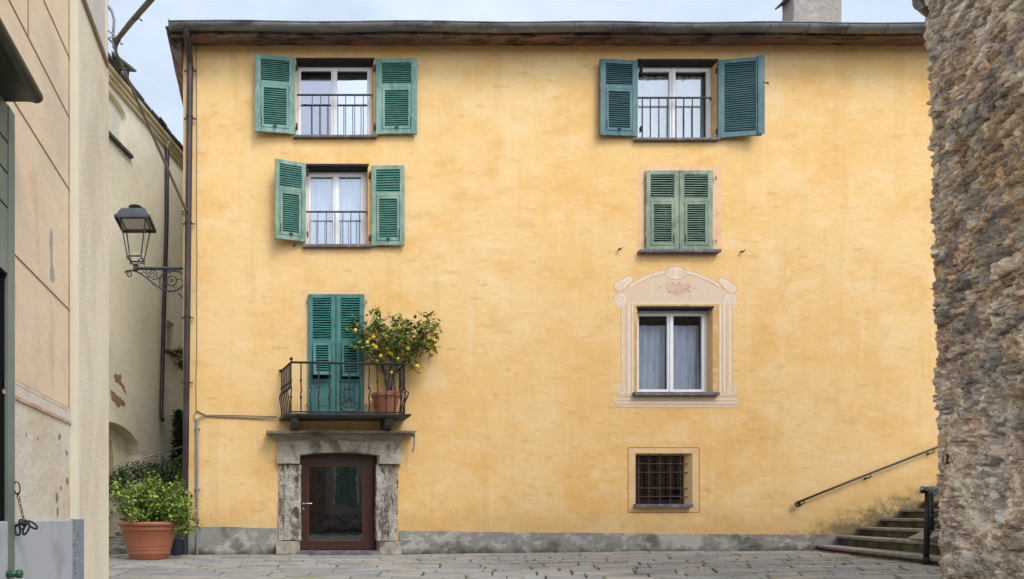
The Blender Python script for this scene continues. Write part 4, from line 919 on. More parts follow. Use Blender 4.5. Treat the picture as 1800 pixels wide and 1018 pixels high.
# ------------------------------------------------------------------ big terracotta pot at the corner
rnd = random.Random(31)
PD = 11.55; pc = P(262, 0, PD); pc.z = -.03
shr = thing('potted_shrub', pc, 'light green leafy shrub spilling over a wide terracotta tub at the house corner', 'potted shrub')
s = PD/F; h = 65*s
mb = MB(); mb.lathe(pc, [(32*s,0),(33*s,.01),(36*s,10*s),(37*s,10.2*s),(38*s,17*s),(38.7*s,17.2*s),(40*s,24*s),(40.7*s,24.2*s),(41.2*s,27*s),(47*s,51*s),(47.5*s,51.5*s),(49.5*s,52*s),(50*s,58*s),(50*s,58.5*s),(52*s,58.8*s),(54*s,60.5*s),(54.2*s,63*s),(53*s,65.5*s),(50*s,66*s),(48*s,64*s),(46.5*s,58*s)], 64)
smooth_by_angle(mb.build('pot', m_terra, shr), 50)
mb = MB(); mb.lathe(pc+Vector((0,0,58*s)), [(47*s,0),(47*s,.01)], 30); mb.build('soil', m_soil, shr)
tr = MB(); tips = []
for k in range(46):
    a = rnd.uniform(0, 6.283); px = 262+rnd.gauss(0,1)*30; top = rnd.uniform(832, 895); px = max(204, min(338, px+rnd.uniform(-10,18)))
    b0 = pc+Vector((rnd.uniform(-.25,.25), rnd.uniform(-.2,.2), 58*s)); t_ = P(px, top+abs(px-275)*.28, PD+rnd.gauss(0,.25))
    mid = b0.lerp(t_, .5)+Vector((0,0,.1)); tr.tube([b0, mid, t_], [.009,.007,.003], 5)
    for f in (.35,.5,.65,.8,.9,1): 
        p = b0.lerp(mid, f*2) if f < .5 else mid.lerp(t_, f*2-1); tips += [p+Vector((rnd.gauss(0,.05), rnd.gauss(0,.05), rnd.gauss(0,.04)))]
for px, py in [(rnd.gauss(322,9), rnd.uniform(870,938)) for _ in range(60)]+[(rnd.uniform(212,318), rnd.uniform(895,914)) for _ in range(60)]+[(rnd.uniform(203,235), rnd.uniform(885,905)) for _ in range(10)]: tips.append(P(px, py, PD+rnd.uniform(-.35,.3)))
tr.build('stems', m_bark, shr)
mb = MB(); leafcloud(mb, tips, 5200, .068, rnd, .055, .1); mb.build('foliage', m_shrubleaf, shr)
mb = MB(); a = P(296, 928, 12.6); b = P(323, 950, 12.6)
bc = Vector(((a.x+b.x)/2, 12.6, -.03))
dk = thing('plastic_tub', bc, 'dark blue plastic tub half hidden behind the wide terracotta tub', 'tub')
mb = MB(); mb.lathe(bc, [(.11,0),(.12,.3),(.14,.32),(.14,.36),(.12,.36),(.11,.3)], 24); smooth_by_angle(mb.build('tub_wall', m_darkblue, dk))
mb = MB(); mb.lathe(bc+Vector((0,0,.3)), [(.11,0),(.11,.01)], 20); mb.build('soil', m_soil, dk)

# ------------------------------------------------------------------ STREET LAMP on the corner
LD = 13.28; ls = LD/F
lp = P(326, 474, LD)
lamp = thing('wall_lamp', (HX0, LD, lp.z), 'four-sided black iron lantern on a scrolled wall bracket at the yellow house corner', 'street lamp')
lc = P(238.5, 0, LD+.0); cxl = lc.x
def Lz(py): return P(0, py, LD).z
mb = MB(); bz = Lz(472)
mb.tube([(cxl, LD, bz), (HX0, LD, bz)], .033, 12); mb.lathe((HX0-.03, LD, bz), [(.09,0),(.09,.03)], 16, 'x')
mb.ball((cxl, LD, bz-.01), .06, 8); mb.lathe((cxl, LD, bz), [(.04,0),(.032,.05),(.05,.07),(.03,.1)], 12)
LQ = lambda px, py: P(px, py, LD)
def sc(pts, r=.016): mb.tube([LQ(*p) for p in pts], r, 7)
def spx(cx, cy, r, turns, start, dirn, n=22, shrink=.8): return [(cx+(r*(1-i/n*shrink))*math.cos(start+dirn*turns*6.283*i/n), cy-(r*(1-i/n*shrink))*math.sin(start+dirn*turns*6.283*i/n)) for i in range(n+1)]
sc([(219,479),(223,477),(232,475.5),(240,477),(249,482),(260,490),(272,500),(284,508),(297,512),(310,511),(320,504),(325.5,494),(324.5,484),(316,478),(304,476),(294,477)], .019)
sc(spx(226,482,7,1.3,2.6,-1), .013)
sc([(249,482),(252,477),(256,480),(257,477)], .011); sc(spx(268,483,9,1.6,-.6,1), .012); sc([(268,492),(280,489),(286,482),(296,478)], .012); sc([(257,474),(258,484),(262,488)], .01)
sc(spx(302,494,9,1,0,1,22,.1), .014); sc([(302,503),(292,500),(283,502),(281,490),(286,482)], .013); sc([(311,492),(316,490),(321,494),(326,492)], .011); sc(spx(301.5,493.5,3,1,0,1,12,.5), .012)
sc([(304,503),(308,507),(311,503)], .01); sc([(268,497),(272,499),(268,501)], .01); sc([(280,506),(280,490)], .011)
sc([(313,515),(319,521),(326,529)], .017); sc([(297,470),(299,480)], .02)
smooth_by_angle(mb.build('bracket', m_lampiron, lamp), 60)
hw = 31.5*ls
zb, zt2, zb0 = Lz(392.5), Lz(368), Lz(453)
LF, LB = LD-.36, LD+.36
mb = MB()
h1_ = .36; h2_ = .24; zr = zb+.21
mb.poly([(cxl-h1_,LD-h1_,zb),(cxl+h1_,LD-h1_,zb),(cxl+h1_,LD+h1_,zb),(cxl-h1_,LD+h1_,zb),(cxl-h2_,LD-h2_,zr),(cxl+h2_,LD-h2_,zr),(cxl+h2_,LD+h2_,zr),(cxl-h2_,LD+h2_,zr),
         (cxl-h1_+.05,LD-h1_+.05,zb),(cxl+h1_-.05,LD-h1_+.05,zb),(cxl+h1_-.05,LD+h1_-.05,zb),(cxl-h1_+.05,LD+h1_-.05,zb)],
        [(0,1,5,4),(1,2,6,5),(2,3,7,6),(3,0,4,7),(4,5,6,7),(0,8,9,1),(1,9,10,2),(2,10,11,3),(3,11,8,0)])
for s1, s2 in (((-1,-1),(1,-1)),((1,-1),(1,1)),((1,1),(-1,1)),((-1,1),(-1,-1))):
    mb.obox(((s1[0]+s2[0])/2*h1_+cxl, (s1[1]+s2[1])/2*h1_+LD, zb-.015), ((s2[0]-s1[0])/2*h1_*1.03 or .014, 0, 0), (0, (s2[1]-s1[1])/2*h1_ or .014, 0), (0,0,.026))
mb.lathe((cxl, LD, zr), [(.11,0),(.10,.05),(.12,.07),(.15,.1),(.155,.12),(.10,.135),(.06,.15),(.02,.16)], 20)
smooth_by_angle(mb.build('lantern_roof', m_lampiron, lamp), 35)
mb = MB(); mb.box(cxl-h1_+.055, cxl+h1_-.055, LD-h1_+.055, LD+h1_-.055, zb-.012, zb+.004); mb.build('reflector', m_reflector, lamp)
mb = MB(); ht = .265; hb = .145; zB = Lz(455); zT = zb-.015
cs = ((-1,-1),(1,-1),(1,1),(-1,1))
for (i, j) in cs: mb.tube([(cxl+i*ht, LD+j*ht, zT), (cxl+i*hb, LD+j*hb, zB)], .015, 6)
for k in range(4):
    (i, j), (i2, j2) = cs[k], cs[(k+1)%4]; mb.tube([(cxl+i*hb, LD+j*hb, zB), (cxl+i2*hb, LD+j2*hb, zB)], .016, 6); mb.tube([(cxl+i*ht, LD+j*ht, zT), (cxl+i2*ht, LD+j2*ht, zT)], .014, 6)
for (i, j) in cs: mb.tube([(cxl+i*hb, LD+j*hb, zB), (cxl+i*hb*1.1, LD+j*hb*1.1, zB-.045), (cxl+i*hb*.6, LD+j*hb*.6, zB-.06), (cxl+i*.04, LD+j*.04, zB-.16), (cxl, LD, bz+.09)], .012, 6)
mb.build('lantern_frame', m_lampiron, lamp)
for k in range(4):
    (i, j), (i2, j2) = cs[k], cs[(k+1)%4]; mb = MB()
    mb.face([(cxl+i*hb, LD+j*hb, zB), (cxl+i2*hb, LD+j2*hb, zB), (cxl+i2*ht, LD+j2*ht, zT), (cxl+i*ht, LD+j*ht, zT)]); mb.build('lantern_pane', g_clear, lamp)

# ------------------------------------------------------------------ wall handrail
hr = thing('handrail', P(1410, 890, 12.9), 'thin iron handrail sloping up the yellow wall beside the stone steps', 'handrail')
mb = MB(); hy = 12.91
A = P(1400, 884, hy); B = P(1700, 766, hy)
dd = (B-A)
mb.tube([A, A.lerp(B, .3)+Vector((0,0,.01)), B], .021, 10); mb.build('rail', m_iron, hr, smooth=True)
mb = MB(); mb.tube([P(*p, hy) for p in ((1406,881.5),(1400,884),(1397.5,886.5),(1399,889),(1405,889.5),(1409,887),(1406,884.5),(1403,886))], .018, 8); mb.build('scroll_end', m_iron, hr, smooth=True)
for px in (1412, 1529, 1640):
    t = (px-1400)/300; p = A.lerp(B, t); mb = MB(); mb.tube([p, p+Vector((.03,0,-.06)), p+Vector((-.01,.03,-.085)), p+Vector((-.02,.09,-.09))], .012, 6); mb.ball(p+Vector((-.02,.085,-.09)), .026, 6); mb.build('rail_bracket', m_iron, hr)

# ------------------------------------------------------------------ STONE STEPS
st = thing('stone_staircase', (11.3, 12, .04), 'mossy stone steps rising along the yellow wall behind the rough stone building', 'staircase')
wx = [1433, 1471, 1509, 1548, 1583, 1622, 1661, 1699, 1737, 1776]; wz = [958, 941.5, 926.5, 911, 895.5, 880.5, 866, 851, 836, 821]
dirv = Vector((-1.8, -4.1, 0)); LEN = 1.45
rnd = random.Random(4)
for i in range(10):
    zt_ = FZ(wz[i]); X0 = FX(wx[i]); p0 = Vector((X0, 12.97, 0)); p1 = p0+dirv*(LEN-.12*i*0); nx = dirv.normalized(); out = Vector((dirv.y, -dirv.x, 0)).normalized()
    if out.x > 0: out = -out
    back = Vector((1.1, 0, 0)); zl = zt_+.03*0
    def quad3(a, b, z0, z1, m_, rough=None, name='tread', bev=.008):
        mb = MB(); c, d = b+back, a+back
        mb.poly([(a.x,a.y,z0),(b.x,b.y,z0),(c.x,c.y,z0),(d.x,d.y,z0),(a.x,a.y,z1),(b.x,b.y,z1),(c.x,c.y,z1),(d.x,d.y,z1)], [(0,3,2,1),(4,5,6,7),(0,1,5,4),(1,2,6,5),(2,3,7,6),(3,0,4,7)])
        return mb.build(name, m_, st, bevel=bev, rough=rough)
    quad3(p0+out*.02, p1+out*.02, zt_-.055, zt_, m_tread, (.006, 4, .3), 'tread', .012)
    zlow = (FZ(wz[i-1]) if i else -.08)-.0
    quad3(p0+Vector((.03,0,0)), p1+Vector((.03,0,0)), zlow+.002, zt_-.056, m_riser, (.012, 4, .22), 'riser', .004)
mb = MB()
xa = FX(1776)+1.1; mb.box(xa-.05, 17.5, 8.2, 12.96, -.1, FZ(821)); mb.build('landing', m_tread, st)
# railing at the foot of the steps
rl = thing('stair_railing', P(1628, 993, 9.15), 'black iron railing whose end post is wrapped in rope at the foot of the steps', 'railing')
rd = 9.15; up = Vector((.5, .30, .185*1.05)).normalized()
b1 = P(1628, 992, rd); t1 = P(1631, 866, rd); b2 = P(1637.5, 940, 9.6); t2 = P(1637, 866, 9.6)
mb = MB(); mb.tube([b1, t1], .034, 12); mb.lathe(b1, [(.045,0),(.045,.09),(.036,.1)], 12); mb.build('post', m_iron, rl, smooth=True)
mb = MB(); mb.tube([b2, t2], .028, 12); mb.build('post', m_iron, rl, smooth=True)
mb = MB(); q1 = P(1622, 864, 9.1); mb.tube([q1, P(1636,862,9.5), P(1648,856.5,9.9), P(1672,838,10.7), P(1720,800,12)], .028, 10); mb.build('top_rail', m_iron, rl, smooth=True)
for ya, yb in ((876, 866), (908, 903), (939, 920)):
    mb = MB(); mb.tube([P(1633, ya, 9.4), P(1650, yb, 10.0), P(1700, yb-34, 11.5)], .016, 8); mb.build('lower_rail', m_iron, rl, smooth=True)
mb = MB(); rnd = random.Random(8); c = P(1635, 861, 9.2)
for k in range(9):
    ph = rnd.uniform(0, 6.28); pts = []
    for i in range(22):
        a = 6.283*i/20+ph; pts.append(c+Vector((.115*math.cos(a)*rnd.uniform(.85,1.1)+.01*k*.3, .10*math.sin(a), .025*math.sin(a*2+k)+.012*math.cos(a+k)+rnd.uniform(-.012,.02))))
    mb.tube(pts, .011, 6)
tag(mb.build('rope', m_rope), 'grey-white rope bound round the top of the iron stair post', 'rope')
mb = MB(); p = [P(1630,949,9.3), P(1643,943,9.3), P(1664,936,9.3), P(1666,949,9.3), P(1650,955,9.3), P(1638,954,9.3)]
vs = p+[v+Vector((.05,.35,.02)) for v in p]; n = 6
mb.poly(vs, [tuple(range(n)), tuple(range(2*n-1,n-1,-1))]+[(i,(i+1)%n,(i+1)%n+n,i+n) for i in range(n)])
tag(mb.build('hewn_stone', m_chunk, bevel=.01, rough=(.012, 8, .08)), 'pale hewn stone beside the steps, between the railing and the rough wall', 'stone')
# leaf litter along the first step
mb = MB(); rnd = random.Random(14)
for k in range(420):
    t = rnd.random()**1.6*.55; a = Vector((FX(1433), 12.95, 0))+dirv*LEN*t; x = a.x-abs(rnd.gauss(0,.05))-.03+rnd.uniform(-.25,0)*(1 if t < .08 else 0); y_ = a.y+rnd.gauss(0,.03)
    z = ground(x)+.008+rnd.uniform(0,.012); r_ = rnd.uniform(.012,.026); b_ = rnd.uniform(0,6.28)
    mb.face([(x+r_*math.cos(b_+j*1.57), y_+r_*math.sin(b_+j*1.57)*.7, z+rnd.uniform(0,.01)) for j in range(4)])
tag(mb.build('leaf_litter', m_litter), 'thin line of dry reddish leaves at the foot of the first step', 'dry leaves', kind='stuff')

# ------------------------------------------------------------------ ROUGH STONE BUILDING on the right
def vnoise(x, y, seed, octv=1):
    out = 0; amp = 1; tot = 0
    for o_ in range(octv):
        rs = np.random.RandomState(seed+o_*13); g = rs.rand(256, 256); xi = np.floor(x).astype(int); yi = np.floor(y).astype(int); fx = x-xi; fy = y-yi
        fx = fx*fx*(3-2*fx); fy = fy*fy*(3-2*fy); a = g[xi % 256, yi % 256]; b = g[(xi+1) % 256, yi % 256]; c = g[xi % 256, (yi+1) % 256]; d = g[(xi+1) % 256, (yi+1) % 256]
        out = out+amp*((a*(1-fx)+b*fx)*(1-fy)+(c*(1-fx)+d*fx)*fy); tot += amp; amp *= .5; x = x*2.03+7.1; y = y*2.03+3.7
    return out/tot
sb = thing('stone_building', (8.3, 6.0, 0), 'tall rough rubble stone building at the right edge', 'building')
UL, VH, res = 2.9, 7.6, .0105
nu, nv = int(UL/res), int(VH/res)
U, V = np.meshgrid(np.arange(nu+1)*res, np.arange(nv+1)*res-.15, indexing='ij')
def rubble(U, V):
    wu = U+.07*(vnoise(U*5, V*5, 1, 3)-.5); wv = V+.06*(vnoise(U*5+40, V*5, 2, 3)-.5)
    seeds = []; v = -.3; rs = np.random.RandomState(5)
    while v < VH+.3:
        hgt = rs.uniform(.06, .20) if v > 2.2 else rs.uniform(.16, .36)
        u = -.3
        while u < UL+.3:
            wd = rs.uniform(.14, .5); seeds.append((u+wd/2, v+hgt/2+rs.uniform(-.03,.03), wd*.5, hgt*.5)); u += wd
        v += hgt
    seeds = np.array(seeds); d1 = np.full(U.shape, 9.); d2 = np.full(U.shape, 9.); idx = np.zeros(U.shape, int)
    for k, (su, sv, hu, hv) in enumerate(seeds):
        i0, i1 = max(0, int((su-.75)/res)), min(U.shape[0], int((su+.75)/res)); j0, j1 = max(0, int((sv+.15-.5)/res)), min(U.shape[1], int((sv+.15+.5)/res))
        if i0 >= i1 or j0 >= j1: continue
        sl = (slice(i0, i1), slice(j0, j1))
        d = (np.abs((wu[sl]-su)/hu)**2.6+np.abs((wv[sl]-sv)/hv)**2.6)**(1/2.6)
        a, b = d1[sl], d2[sl]; near = d < a
        d2[sl] = np.where(near, a, np.minimum(b, d)); idx[sl] = np.where(near, k, idx[sl]); d1[sl] = np.where(near, d, a)
    return seeds, d1, d2, idx
seeds, d1, d2, idx = rubble(U, V)
ns = len(seeds); rs = np.random.RandomState(12)
edge = np.clip((d2-d1)/.35, 0, 1); edge = edge*edge*(3-2*edge)
mort = vnoise(U*.9+3, V*.7, 21, 3); mortm = np.clip((mort-.42)/.16, 0, 1)               # where mortar smothers the stones
lowm = np.clip((2.6-V)/1.6, 0, 1)
off = rs.uniform(-.022, .028, ns)[idx]; tu = rs.uniform(-.12, .12, ns)[idx]; tv = rs.uniform(-.14, .10, ns)[idx]
H = edge*(.042+off+tu*(U-seeds[idx, 0])+tv*(V-seeds[idx, 1]))
def cells(u, v, su, sv, seed):                       # jittered-grid Voronoi: nearest cell, its centre and the border distance
    rs_ = np.random.RandomState(seed); g = rs_.rand(512, 1024, 5); x, y = u/su, v/sv; xi = np.floor(x).astype(int); yi = np.floor(y).astype(int)
    b1 = np.full(x.shape, 9.); b2 = np.full(x.shape, 9.); ci = np.zeros(x.shape, int); cj = np.zeros(x.shape, int); cx = np.zeros(x.shape); cy = np.zeros(x.shape)
    for di in (-1, 0, 1):
        for dj in (-1, 0, 1):
            a, b = (xi+di) % 512, (yi+dj) % 1024; px = xi+di+g[a, b, 0]; py = yi+dj+g[a, b, 1]; d = np.abs(x-px)+np.abs(y-py)+.5*np.abs(x-px+y-py)
            nr = d < b1; b2 = np.where(nr, b1, np.minimum(b2, d)); b1 = np.where(nr, d, b1); ci = np.where(nr, a, ci); cj = np.where(nr, b, cj); cx = np.where(nr, px, cx); cy = np.where(nr, py, cy)
    return g[ci, cj, 2], g[ci, cj, 3], g[ci, cj, 4], (x-cx), (y-cy), b2-b1
wu2 = U+.02*(vnoise(U*14, V*14, 81, 2)-.5); wv2 = V+.03*(vnoise(U*9, V*9, 82, 2)-.5)+.10*U
fa_, fb_, fc_, fx_, fy_, fe_ = cells(wu2, wv2, .17, .060, 91)
ga_, gb_, gc_, gx_, gy_, ge_2 = cells(wu2+.3, wv2, .070, .027, 92)
H = edge*(.030+off*1.1+tu*(U-seeds[idx, 0])+tv*(V-seeds[idx, 1]))
flak = (fa_-.5)*.048+fy_*(fb_*.8+.2)*.020+fx_*(fc_-.5)*.024-.012*np.clip(1-fe_/.10, 0, 1)
flak2 = (ga_-.5)*.022+gy_*(gb_*.8+.1)*.010+gx_*(gc_-.5)*.010-.004*np.clip(1-ge_2/.15, 0, 1)
amt = 1-.55*np.clip((vnoise(U*3+5, V*3, 83, 2)-.5)/.15, 0, 1)
H += (flak*amt+flak2)*(1-.3*lowm)+(vnoise(U*60, V*60, 36, 2)-.5)*.006
H += mortm*((vnoise(U*22, V*26, 38, 3)-.5)*.02)+(vnoise(U*1.6, V*1.6, 40, 2)-.5)*.03
H = np.where(U < .10, H*(.35+6.5*U), H)
H -= np.clip((.03-U)/.03, 0, 1)*.02
H = np.where((U < .36) & (V > 1.25) & (V < 1.80), np.minimum(H, .012+.010*vnoise(U*30, V*30, 87)), H)      # dressed corner where the plates sit
pal = np.array([[.22,.165,.105],[.27,.205,.135],[.19,.15,.105],[.175,.155,.13],[.24,.205,.165],[.155,.135,.115],[.27,.19,.115],[.20,.18,.155],[.30,.25,.185]])
cc = pal[rs.randint(0, len(pal), ns)]*rs.uniform(.72, 1.25, (ns, 1))
C_ = cc[idx]; mc = np.array([.30,.265,.225]); lc_ = np.array([.50,.42,.33])
m1 = ((1-edge)*.65)[..., None]; C_ = C_*(1-m1)+mc*m1*.9
m2 = (mortm*(.35+.5*vnoise(U*6, V*6, 50, 3)))[..., None]
mcol = mc*(1-lowm[..., None]*.6)+lc_*lowm[..., None]*.6; C_ = C_*(1-m2)+mcol*m2
rst = np.clip((vnoise(U*3, V*4, 55, 3)-.56)/.1, 0, 1)[..., None]*.22; C_ = C_*(1-rst)+np.array([.34,.19,.08])*rst
gry = np.clip((vnoise(U*2.2+9, V*2.2, 57, 3)-.52)/.12, 0, 1)[..., None]*.35; C_ = C_*(1-gry)+np.array([.19,.185,.19])*gry
C_ = C_*.8+C_.mean(axis=-1, keepdims=True)*.2*np.array([1.03,1.0,.95]); C_ *= 2.25*(.62+.76*vnoise(U*30, V*44, 60, 3))[..., None]*(.62+.78*fb_)[..., None]*(.70+.64*gb_)[..., None]*(1-.6*np.clip(1-fe_/.11, 0, 1)*amt)[..., None]
crev = np.clip((.30-(d2-d1)/.35)/.3, 0, 1)*(1-mortm*.8); C_ *= (1-.72*crev)[..., None]        # tint darkened towards the joints, less where mortar lies
ms = np.clip((1.15-V-.9*vnoise(U*3, V*3, 66, 3))/.5, 0, 1)[..., None]*.5*np.clip(vnoise(U*8, V*8, 68, 2)*2-.5, 0, 1)[..., None]; C_ = C_*(1-ms)+np.array([.06,.07,.03])*ms
SA = Vector((7.75, 7.2, 0)); tdir = Vector((.568, 1, 0)).normalized()*-1; ndir = Vector((tdir.y, -tdir.x, 0)); 
if ndir.x > 0: ndir = -ndir
ndv = Vector((ndir.x, ndir.y, 0))
lean = -.022
Xs = SA.x+tdir.x*U+ndv.x*H+lean*V; Ys = SA.y+tdir.y*U+ndv.y*H; Zs = V+ (vnoise(U*20, V*20, 70)-.5)*.006
base = WL['stone_building']
co3 = np.stack([Xs-base.x, Ys-base.y, Zs], -1).reshape(-1, 3)
ii = np.arange((nu+1)*(nv+1)).reshape(nu+1, nv+1)
fa = np.stack([ii[:-1,:-1], ii[:-1,1:], ii[1:,1:], ii[1:,:-1]], -1).reshape(-1, 4)
me = bpy.data.meshes.new('rubble_wall'); me.vertices.add(len(co3)); me.vertices.foreach_set('co', co3.ravel())
me.loops.add(fa.size); me.loops.foreach_set('vertex_index', fa.ravel().astype(np.int32)); me.polygons.add(len(fa)); me.polygons.foreach_set('loop_start', np.arange(0, fa.size, 4, dtype=np.int32)); me.update(calc_edges=True)
at_ = me.color_attributes.new('stone_tint', 'FLOAT_COLOR', 'POINT'); at_.data.foreach_set('color', np.concatenate([np.clip(C_, 0, 1).reshape(-1, 3), np.ones((len(co3), 1))], 1).ravel())
m_rub = bpy.data.materials.new('rubble_masonry'); m_rub.use_nodes = True; n_ = m_rub.node_tree.nodes; l_ = m_rub.node_tree.links.new
ca_ = n_.new('ShaderNodeVertexColor'); ca_.layer_name = 'stone_tint'; b_ = n_['Principled BSDF']; b_.inputs['Roughness'].default_value = .95; b_.inputs['Specular IOR Level'].default_value = .15
nz_ = n_.new('ShaderNodeTexNoise'); nz_.inputs['Scale'].default_value = 60; nz_.inputs['Detail'].default_value = 6; bp_ = n_.new('ShaderNodeBump'); bp_.inputs['Distance'].default_value = .012
ge_ = n_.new('ShaderNodeNewGeometry'); l_(ge_.outputs['Position'], nz_.inputs['Vector']); l_(nz_.outputs['Fac'], bp_.inputs['Height']); l_(bp_.outputs[0], b_.inputs['Normal']); l_(ca_.outputs['Color'], b_.inputs['Base Color'])
me.materials.append(m_rub)
me.polygons.foreach_set('use_smooth', [False]*len(me.polygons)); rw = bpy.data.objects.new('rubble_wall', me); COL.objects.link(rw); rw.parent = sb
m_rub2 = M('rubble_far_face', (.32,.24,.17), .95, [((.32,.27,.21), 3, .45, .6, .8, I1), ((.1,.08,.06), 7, .5, .62, .8, (1,1,2)), ((.3,.18,.08), 2.5, .55, .65, .6, I1)], bump=[(5, .08, (1,1,2)), (20, .03, I1)])
mb = MB(); e0 = SA+Vector((.03,-.03,0)); e1 = SA+tdir*UL; zt_ = 7.45
e2 = e1+Vector((6,-1,0)); e3 = Vector((14.5, 6.6, 0)); 
for a, b in ((e1, e2), (e2, e3), (e3, e0)): mb.face([(a.x,a.y,-.1),(b.x,b.y,-.1),(b.x,b.y,zt_),(a.x,a.y,zt_)])
mb.build('side_wall', m_rub2, sb, rough=(.03, 3, .5))
mb = MB(); mb.poly([(p.x,p.y,zt_) for p in (e0,e1,e2,e3)], [(0,1,2,3)]); mb.build('roof', m_slate, sb)
mb = MB(); p = P(1634, 20, 7.28)
mb.tube([p+Vector((-.14,.02,.24)), p+Vector((-.09,.02,.10)), p+Vector((-.04,.0,.0)), p+Vector((.02,0,-.09))], [.05,.05,.045,.02], 8); mb.box(p.x-.17, p.x+.2, 7.2, 7.36, p.z+.2, p.z+.28)
mb.build('lead_flashing', m_zinc, sb, rough=(.015, 9, .05))
# tile and number plate on the stone wall
def onwall(px, py):                        # point on the rubble wall seen at a pixel (for size only)
    k = (px-VX)/F; d = (SA.x-.568*SA.y)/(k-.568); return Vector((k*d, d, EZ+(VY-py)*d/F))
def wallrect(m, px0, px1, py0, py1, o0, o1):
    a = onwall(px0, (py0+py1)/2); b = onwall(px1, (py0+py1)/2); z0 = onwall(px0, py1).z; z1 = onwall(px0, py0).z
    vs = []
    for z in (z0, z1):
        for p_, o_ in ((a, o0), (b, o0), (b, o1), (a, o1)): vs.append((p_.x+ndv.x*o_, p_.y+ndv.y*o_, z))
    m.poly(vs, [(0,3,2,1),(4,5,6,7),(0,1,5,4),(1,2,6,5),(2,3,7,6),(3,0,4,7)])
LW = lambda px, py: lean*onwall(px, py).z
mb = MB(); wallrect(mb, 1661, 1675, 764, 787, -.03, .060)
tag(mb.build('wall_tile', m_tile, bevel=.004), 'small worn ochre and white tile set high on the corner of the stone wall', 'tile')
c = onwall(1673.5, 807); c = c+ndv*.066; tx = -tdir
nplate = thing('house_number', c, 'small oval cream number plate reading 8 on the rough stone wall', 'number plate')
def ov(m, cc_, ru, rv, o0, o1, n=24):
    vs = []
    for o_ in (o0, o1):
        for k in range(n): a = 6.283*k/n; e = 2/2.6; cu = abs(math.cos(a))**e*(1 if math.cos(a) > 0 else -1); sv_ = abs(math.sin(a))**e*(1 if math.sin(a) > 0 else -1); vs.append(cc_+tx*(ru*cu)+Vector((0,0,rv*sv_))+ndv*o_)
    m.poly(vs, [tuple(range(n)), tuple(range(2*n-1,n-1,-1))]+[(i,(i+1)%n,(i+1)%n+n,i+n) for i in range(n)])
mb = MB(); ov(mb, c, .075, .058, -.04, .0); mb.build('plate', m_enameldark, nplate)
mb = MB(); ov(mb, c, .062, .049, .001, .005); mb.build('enamel_face', m_enamel, nplate)
mb = MB()
for s_, r_ in ((1, .0175), (-1, .020)):
    mb.tube([c+ndv*.006+tx*(r_*1.35*math.cos(6.283*i/20))+Vector((0,0,s_*.019+r_*math.sin(6.283*i/20))) for i in range(21)], .0045, 6)
mb.build('numeral', m_enameldark, nplate)

# ------------------------------------------------------------------ NEAR LEFT BUILDING
nb = thing('beige_building', (-1.6, 4.5, 0), 'beige plastered corner building with scored panels, close by on the left edge', 'building')
WX = -1.58; PXF = -1.517
yl = lambda px: -WX*F/(VX-px)
def zz_(h): return EZ+h
mb = MB(); top = 8.0; yC = 4.83
mb.face([(WX,-4,-.1),(WX,yC,-.1),(WX,yC,top),(WX,-4,top)])
mb.build('wall', m_beige, nb)
mb = MB(); mb.box(WX-.02, WX+.004, 3.6, yC-.001, .7, zz_(.735)); mb.build('lower_wall', m_beige_low, nb, rough=(.002, 3, .3))
# pilaster at the corner
mb = MB(); mb.box(PXF-.4, PXF, yC, 5.75, -.1, zz_(4.10)); mb.box(WX-5, PXF-.01, 5.70, 5.76, -.1, top)
pil = mb.build('pilaster', m_pilaster, nb, bevel=.012)
mb = MB(); mb.box(WX+.001, PXF+.004, yC-.006, yC-.0005, .735, top); mb.box(PXF+.0005, PXF+.003, yC-.006, yC+.035, .735, top); mb.build('pilaster_strip', m_pilside, nb, rough=(.001, 4, .4))
mb = MB(); seg = 14; prof = []
path = [(PXF, yC-.3), (PXF, 5.2), (PXF, 5.45)]+[(PXF-.16+.16*math.cos(a), 5.60+.15*math.sin(a)) for a in [i*math.pi/2/6 for i in range(7)]]
mb.tube([(x+.005, y_, zz_(4.115)) for x, y_ in [(PXF, yC)]+path[1:]], .026, 8); mb.build('moulding', M('brown_mould_line', (.33,.23,.14), .9), nb, smooth=True)
mb = MB()
pts = [(x, y_) for x, y_ in path if y_ >= yC-.31]; pts = pts[1:]
pts = [(PXF, yC)]+pts
for (a, b) in zip(pts[:-1], pts[1:]):
    mb.face([(a[0]-.003,a[1],zz_(4.1)),(b[0]-.003,b[1],zz_(4.1)),(b[0]-.02,b[1],top),(a[0]-.02,a[1],top)])
mb.face([(pts[-1][0],pts[-1][1],zz_(4.1)),(WX-5,pts[-1][1],zz_(4.1)),(WX-5,pts[-1][1],top),(pts[-1][0],pts[-1][1],top)])
mb.build('upper_corner', m_cove, nb, smooth=True)
mb = MB()                                                          # plinth
mb.box(WX-.02, WX+.03, 3.3, yC-.02, -.1, .734); mb.build('plinth', m_gplinth, nb, bevel=.006)
mb = MB(); mb.box(WX-.02, PXF+.006, yC-.02+.001, yC+.14, -.1, .742); mb.build('plinth_end', m_gplinth2, nb, bevel=.006)
mb = MB()                                                          # scored joints
for h in (1.60, 2.53, 3.09, 3.555): mb.box(WX-.01, WX+.0035, 3.3, yC-.008, zz_(h)-.006, zz_(h)+.006)
mb.box(WX-.01, WX+.0035, yl(49)-.004, yl(49)+.004, zz_(3.09), top)
mb.box(WX-.01, WX+.004, yC-.03, yC-.022, .75, top)
mb.build('scored_joints', m_groove, nb)
mb = MB(); mb.box(WX-.01, WX+.012, 3.6, yC-.008, zz_(.735), zz_(.80)); mb.box(WX-.01, WX+.006, 3.6, yC-.009, zz_(.80), zz_(.835)); mb.build('string_course', m_string, nb, bevel=.004)
